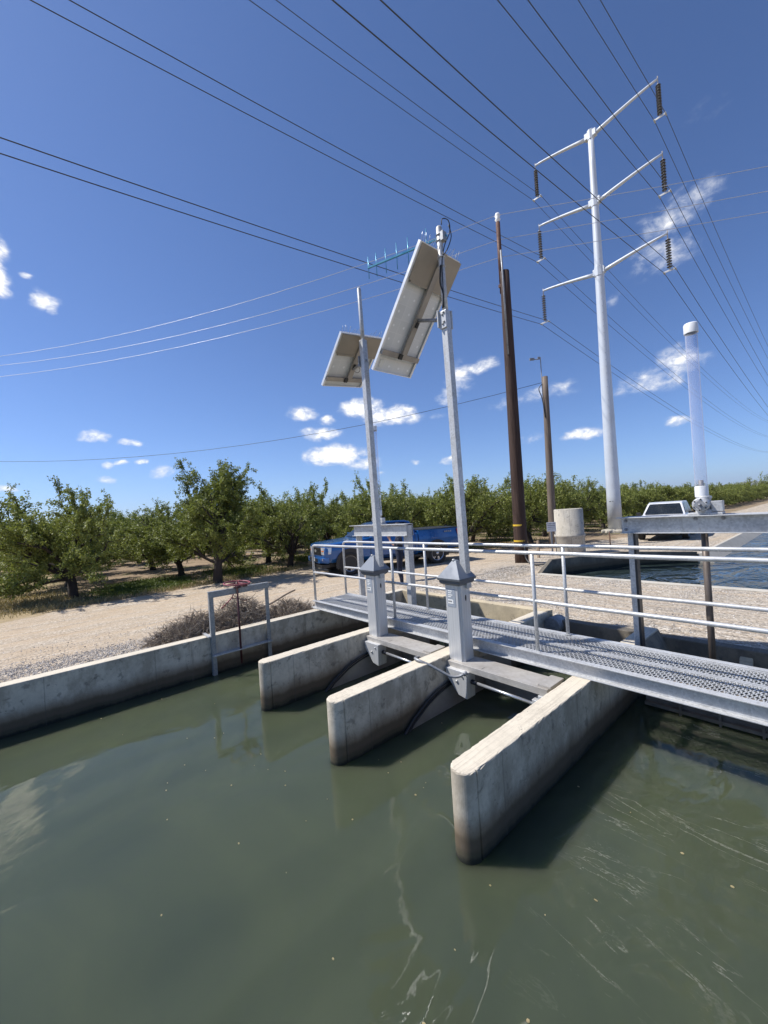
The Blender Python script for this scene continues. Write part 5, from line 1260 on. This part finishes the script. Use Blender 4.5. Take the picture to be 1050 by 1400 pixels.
gr = [(-16.6,3.0,.7,.65,7000),(-17.4,3.3,.6,.5,2500),(-17.6,6.6,.8,.7,3200),(-16.3,1.9,.5,.35,600),(-15.6,6.6,.4,.5,500),(-18.5,10.6,1.2,.7,2800),(-17,13,1.2,.8,2200)]+[(-13.5+.2*k,17.6+3.87*k,.9,.5,900) for k in range(8)]+[(-17+.1*k,21+4*k,1.5,.5,700) for k in range(4)]+[(-15.3+.3*math.sin(k*1.3),1.4+.9*k,.15,.2,60) for k in range(9)]
tag(obj('weeds', blades(gr,.05,.17,9,.011), M['weed']), kind='stuff', label='low green weeds growing in the shade between the orchard trees', cat='weeds')

# ================================================================== FAR HILLS
mb = MB(); rnd = random.Random(6); n = 90; rows = [0,.35,.75,1.0,.4]
V = []
for i in range(n):
    az = R(20+70*i/(n-1))                       # measured from the viewing direction to the right
    d = CF*math.cos(az)+Vector((CR.x,CR.y,0)).normalized()*math.sin(az); d.z = 0; d.normalize()
    hgt = (105+55*math.sin(i*.19+.4)+28*math.sin(i*.53)+12*math.sin(i*1.37))*ss(0,14,i)
    for r_, k in zip((8000,8500,9000,9600,10600), rows):
        V.append((d.x*r_, d.y*r_, -5+hgt*k*1.6+(8*math.sin(i*2.3+r_) if 0 < k < 1 else 0)))
mb.add(V, [(i*5+k,(i+1)*5+k,(i+1)*5+k+1,i*5+k+1) for i in range(n-1) for k in range(4)], True)
tag(obj('hills', mb, M['hill']), kind='structure')

# thin summer haze, felt only over the kilometres to the hills
mb = MB(); mb.box(-13500,13500,-13500,13500,-6,330); hzo = obj('haze', mb, None, loc=(0,0,0)); tag(hzo, kind='stuff')
hm = bpy.data.materials.new('summer_haze'); hm.use_nodes = True; ht = hm.node_tree; ht.nodes.clear()
ho = N(ht, 'ShaderNodeOutputMaterial'); pv = N(ht, 'ShaderNodeVolumePrincipled'); pv.inputs['Color'].default_value = (.72,.82,1,1); pv.inputs['Density'].default_value = 8e-5; pv.inputs['Anisotropy'].default_value = .2
L(ht, pv.outputs[0], ho.inputs['Volume']); hzo.data.materials.clear(); hzo.data.materials.append(hm)

# ================================================================== SKY, SUN, CAMERA
SUN_AZ = Vector((-.75,-.66,0)).normalized(); EL = R(54)
sd = Vector((SUN_AZ.x*math.cos(EL), SUN_AZ.y*math.cos(EL), math.sin(EL)))
W = bpy.data.worlds.new('World'); S.world = W; W.use_nodes = True; nt = W.node_tree
nt.nodes.clear(); out = N(nt, 'ShaderNodeOutputWorld')
sky = N(nt, 'ShaderNodeTexSky'); sky.sky_type = 'NISHITA'; sky.sun_disc = False
sky.sun_elevation = EL; sky.sun_rotation = SKY_ROT(sd); sky.altitude = 50; sky.air_density = .78; sky.dust_density = .3; sky.ozone_density = 2.6
b1 = N(nt, 'ShaderNodeBackground'); b1.inputs['Strength'].default_value = .098
L(nt, mixc(nt, 1.0, sky.outputs[0], SKY_TINT, 'MULTIPLY'), b1.inputs['Color'])
b2 = N(nt, 'ShaderNodeBackground'); b2.inputs['Strength'].default_value = 1.0
tc = N(nt, 'ShaderNodeTexCoord').outputs['Generated']
sp_ = N(nt, 'ShaderNodeSeparateXYZ'); L(nt, tc, sp_.inputs[0])
az = math_(nt, 'ARCTAN2', sp_.outputs['Y'], sp_.outputs['X']); el = math_(nt, 'ARCSINE', sp_.outputs['Z'])
# azimuths are measured from a direction left of the view so that no cloud straddles the wrap-around
A0 = math.atan2(CF.y, CF.x)
az = math_(nt, 'WRAP', math_(nt, 'SUBTRACT', az, A0), PI, -PI)
CL = CLOUDS
cmb = N(nt, 'ShaderNodeCombineXYZ'); L(nt, az, cmb.inputs[0]); L(nt, math_(nt, 'MULTIPLY', el, 1.5), cmb.inputs[1])
wob = N(nt, 'ShaderNodeTexNoise'); wob.inputs['Scale'].default_value = 16; wob.inputs['Detail'].default_value = 3; L(nt, cmb.outputs[0], wob.inputs['Vector'])
ws_ = N(nt, 'ShaderNodeSeparateColor'); L(nt, wob.outputs['Color'], ws_.inputs[0])
azd = math_(nt, 'MULTIPLY_ADD', math_(nt, 'SUBTRACT', ws_.outputs[0], .5), .05, az); eld = math_(nt, 'MULTIPLY_ADD', math_(nt, 'SUBTRACT', ws_.outputs[1], .5), .02, el)
dens = None; core = None
for (a0, e0, wa, we, k) in CL:
    x = math_(nt, 'MULTIPLY_ADD', azd, 1/wa, -a0/wa); y = math_(nt, 'MULTIPLY_ADD', eld, 1/we, -e0/we)
    q = math_(nt, 'MULTIPLY_ADD', x, x, math_(nt, 'MULTIPLY', y, y))
    m_ = math_(nt, 'MULTIPLY_ADD', q, -k, k)          # k at the middle, 0 at the rim
    dens = m_ if dens is None else math_(nt, 'MAXIMUM', dens, m_)
n1 = noise(nt, cmb.outputs[0], 30, 9, .62, .3); n2 = noise(nt, mapping(nt, cmb.outputs[0], (1,1.6,1)), 9, 5, .6, .6)
nn = math_(nt, 'ADD', math_(nt, 'MULTIPLY', n1, 2.1), math_(nt, 'MULTIPLY', n2, .7))
dd = math_(nt, 'ADD', dens, math_(nt, 'MULTIPLY_ADD', nn, 1.0, -1.5))
fac = math_(nt, 'MULTIPLY', maprange(nt, dd, .05, 1.2), maprange(nt, dens, 0, .7))
fac = math_(nt, 'MULTIPLY', fac, .96)
L(nt, ramp(nt, maprange(nt, dd, .2, 1.3), [(0, (.64,.70,.82)), (.45, (.84,.85,.88)), (1, (1.25,1.23,1.2))]), b2.inputs['Color'])
ms = N(nt, 'ShaderNodeMixShader'); L(nt, fac, ms.inputs[0]); L(nt, b1.outputs[0], ms.inputs[1]); L(nt, b2.outputs[0], ms.inputs[2]); L(nt, ms.outputs[0], out.inputs['Surface'])
try: W.cycles.sampling_method = 'MANUAL'; W.cycles.sample_map_resolution = 512
except Exception: pass

sl = bpy.data.lights.new('sun', 'SUN'); sl.energy = 5.0; sl.angle = R(.75); sl.color = (1,.97,.93)
so = bpy.data.objects.new('sun', sl); link(so); so.rotation_euler = sd.to_track_quat('Z', 'Y').to_euler(); so.location = sd*60

cam = bpy.data.cameras.new('camera'); co = bpy.data.objects.new('camera', cam); link(co)
cam.sensor_fit = 'VERTICAL'; cam.sensor_height = 36; cam.lens = FPX/1400*36; cam.clip_start = .05; cam.clip_end = 30000
co.matrix_world = Matrix(((CR.x,CU.x,-CF.x,0),(CR.y,CU.y,-CF.y,0),(CR.z,CU.z,-CF.z,CZ),(0,0,0,1)))
S.camera = co
S.view_settings.view_transform = 'Standard'; S.view_settings.look = 'None'; S.view_settings.exposure = .27; S.view_settings.gamma = 1
S.render.engine = 'CYCLES'
S.cycles.max_bounces = 6; S.cycles.diffuse_bounces = 2; S.cycles.glossy_bounces = 3; S.cycles.transparent_max_bounces = 8
S.cycles.use_denoising = True
bpy.context.view_layer.update()
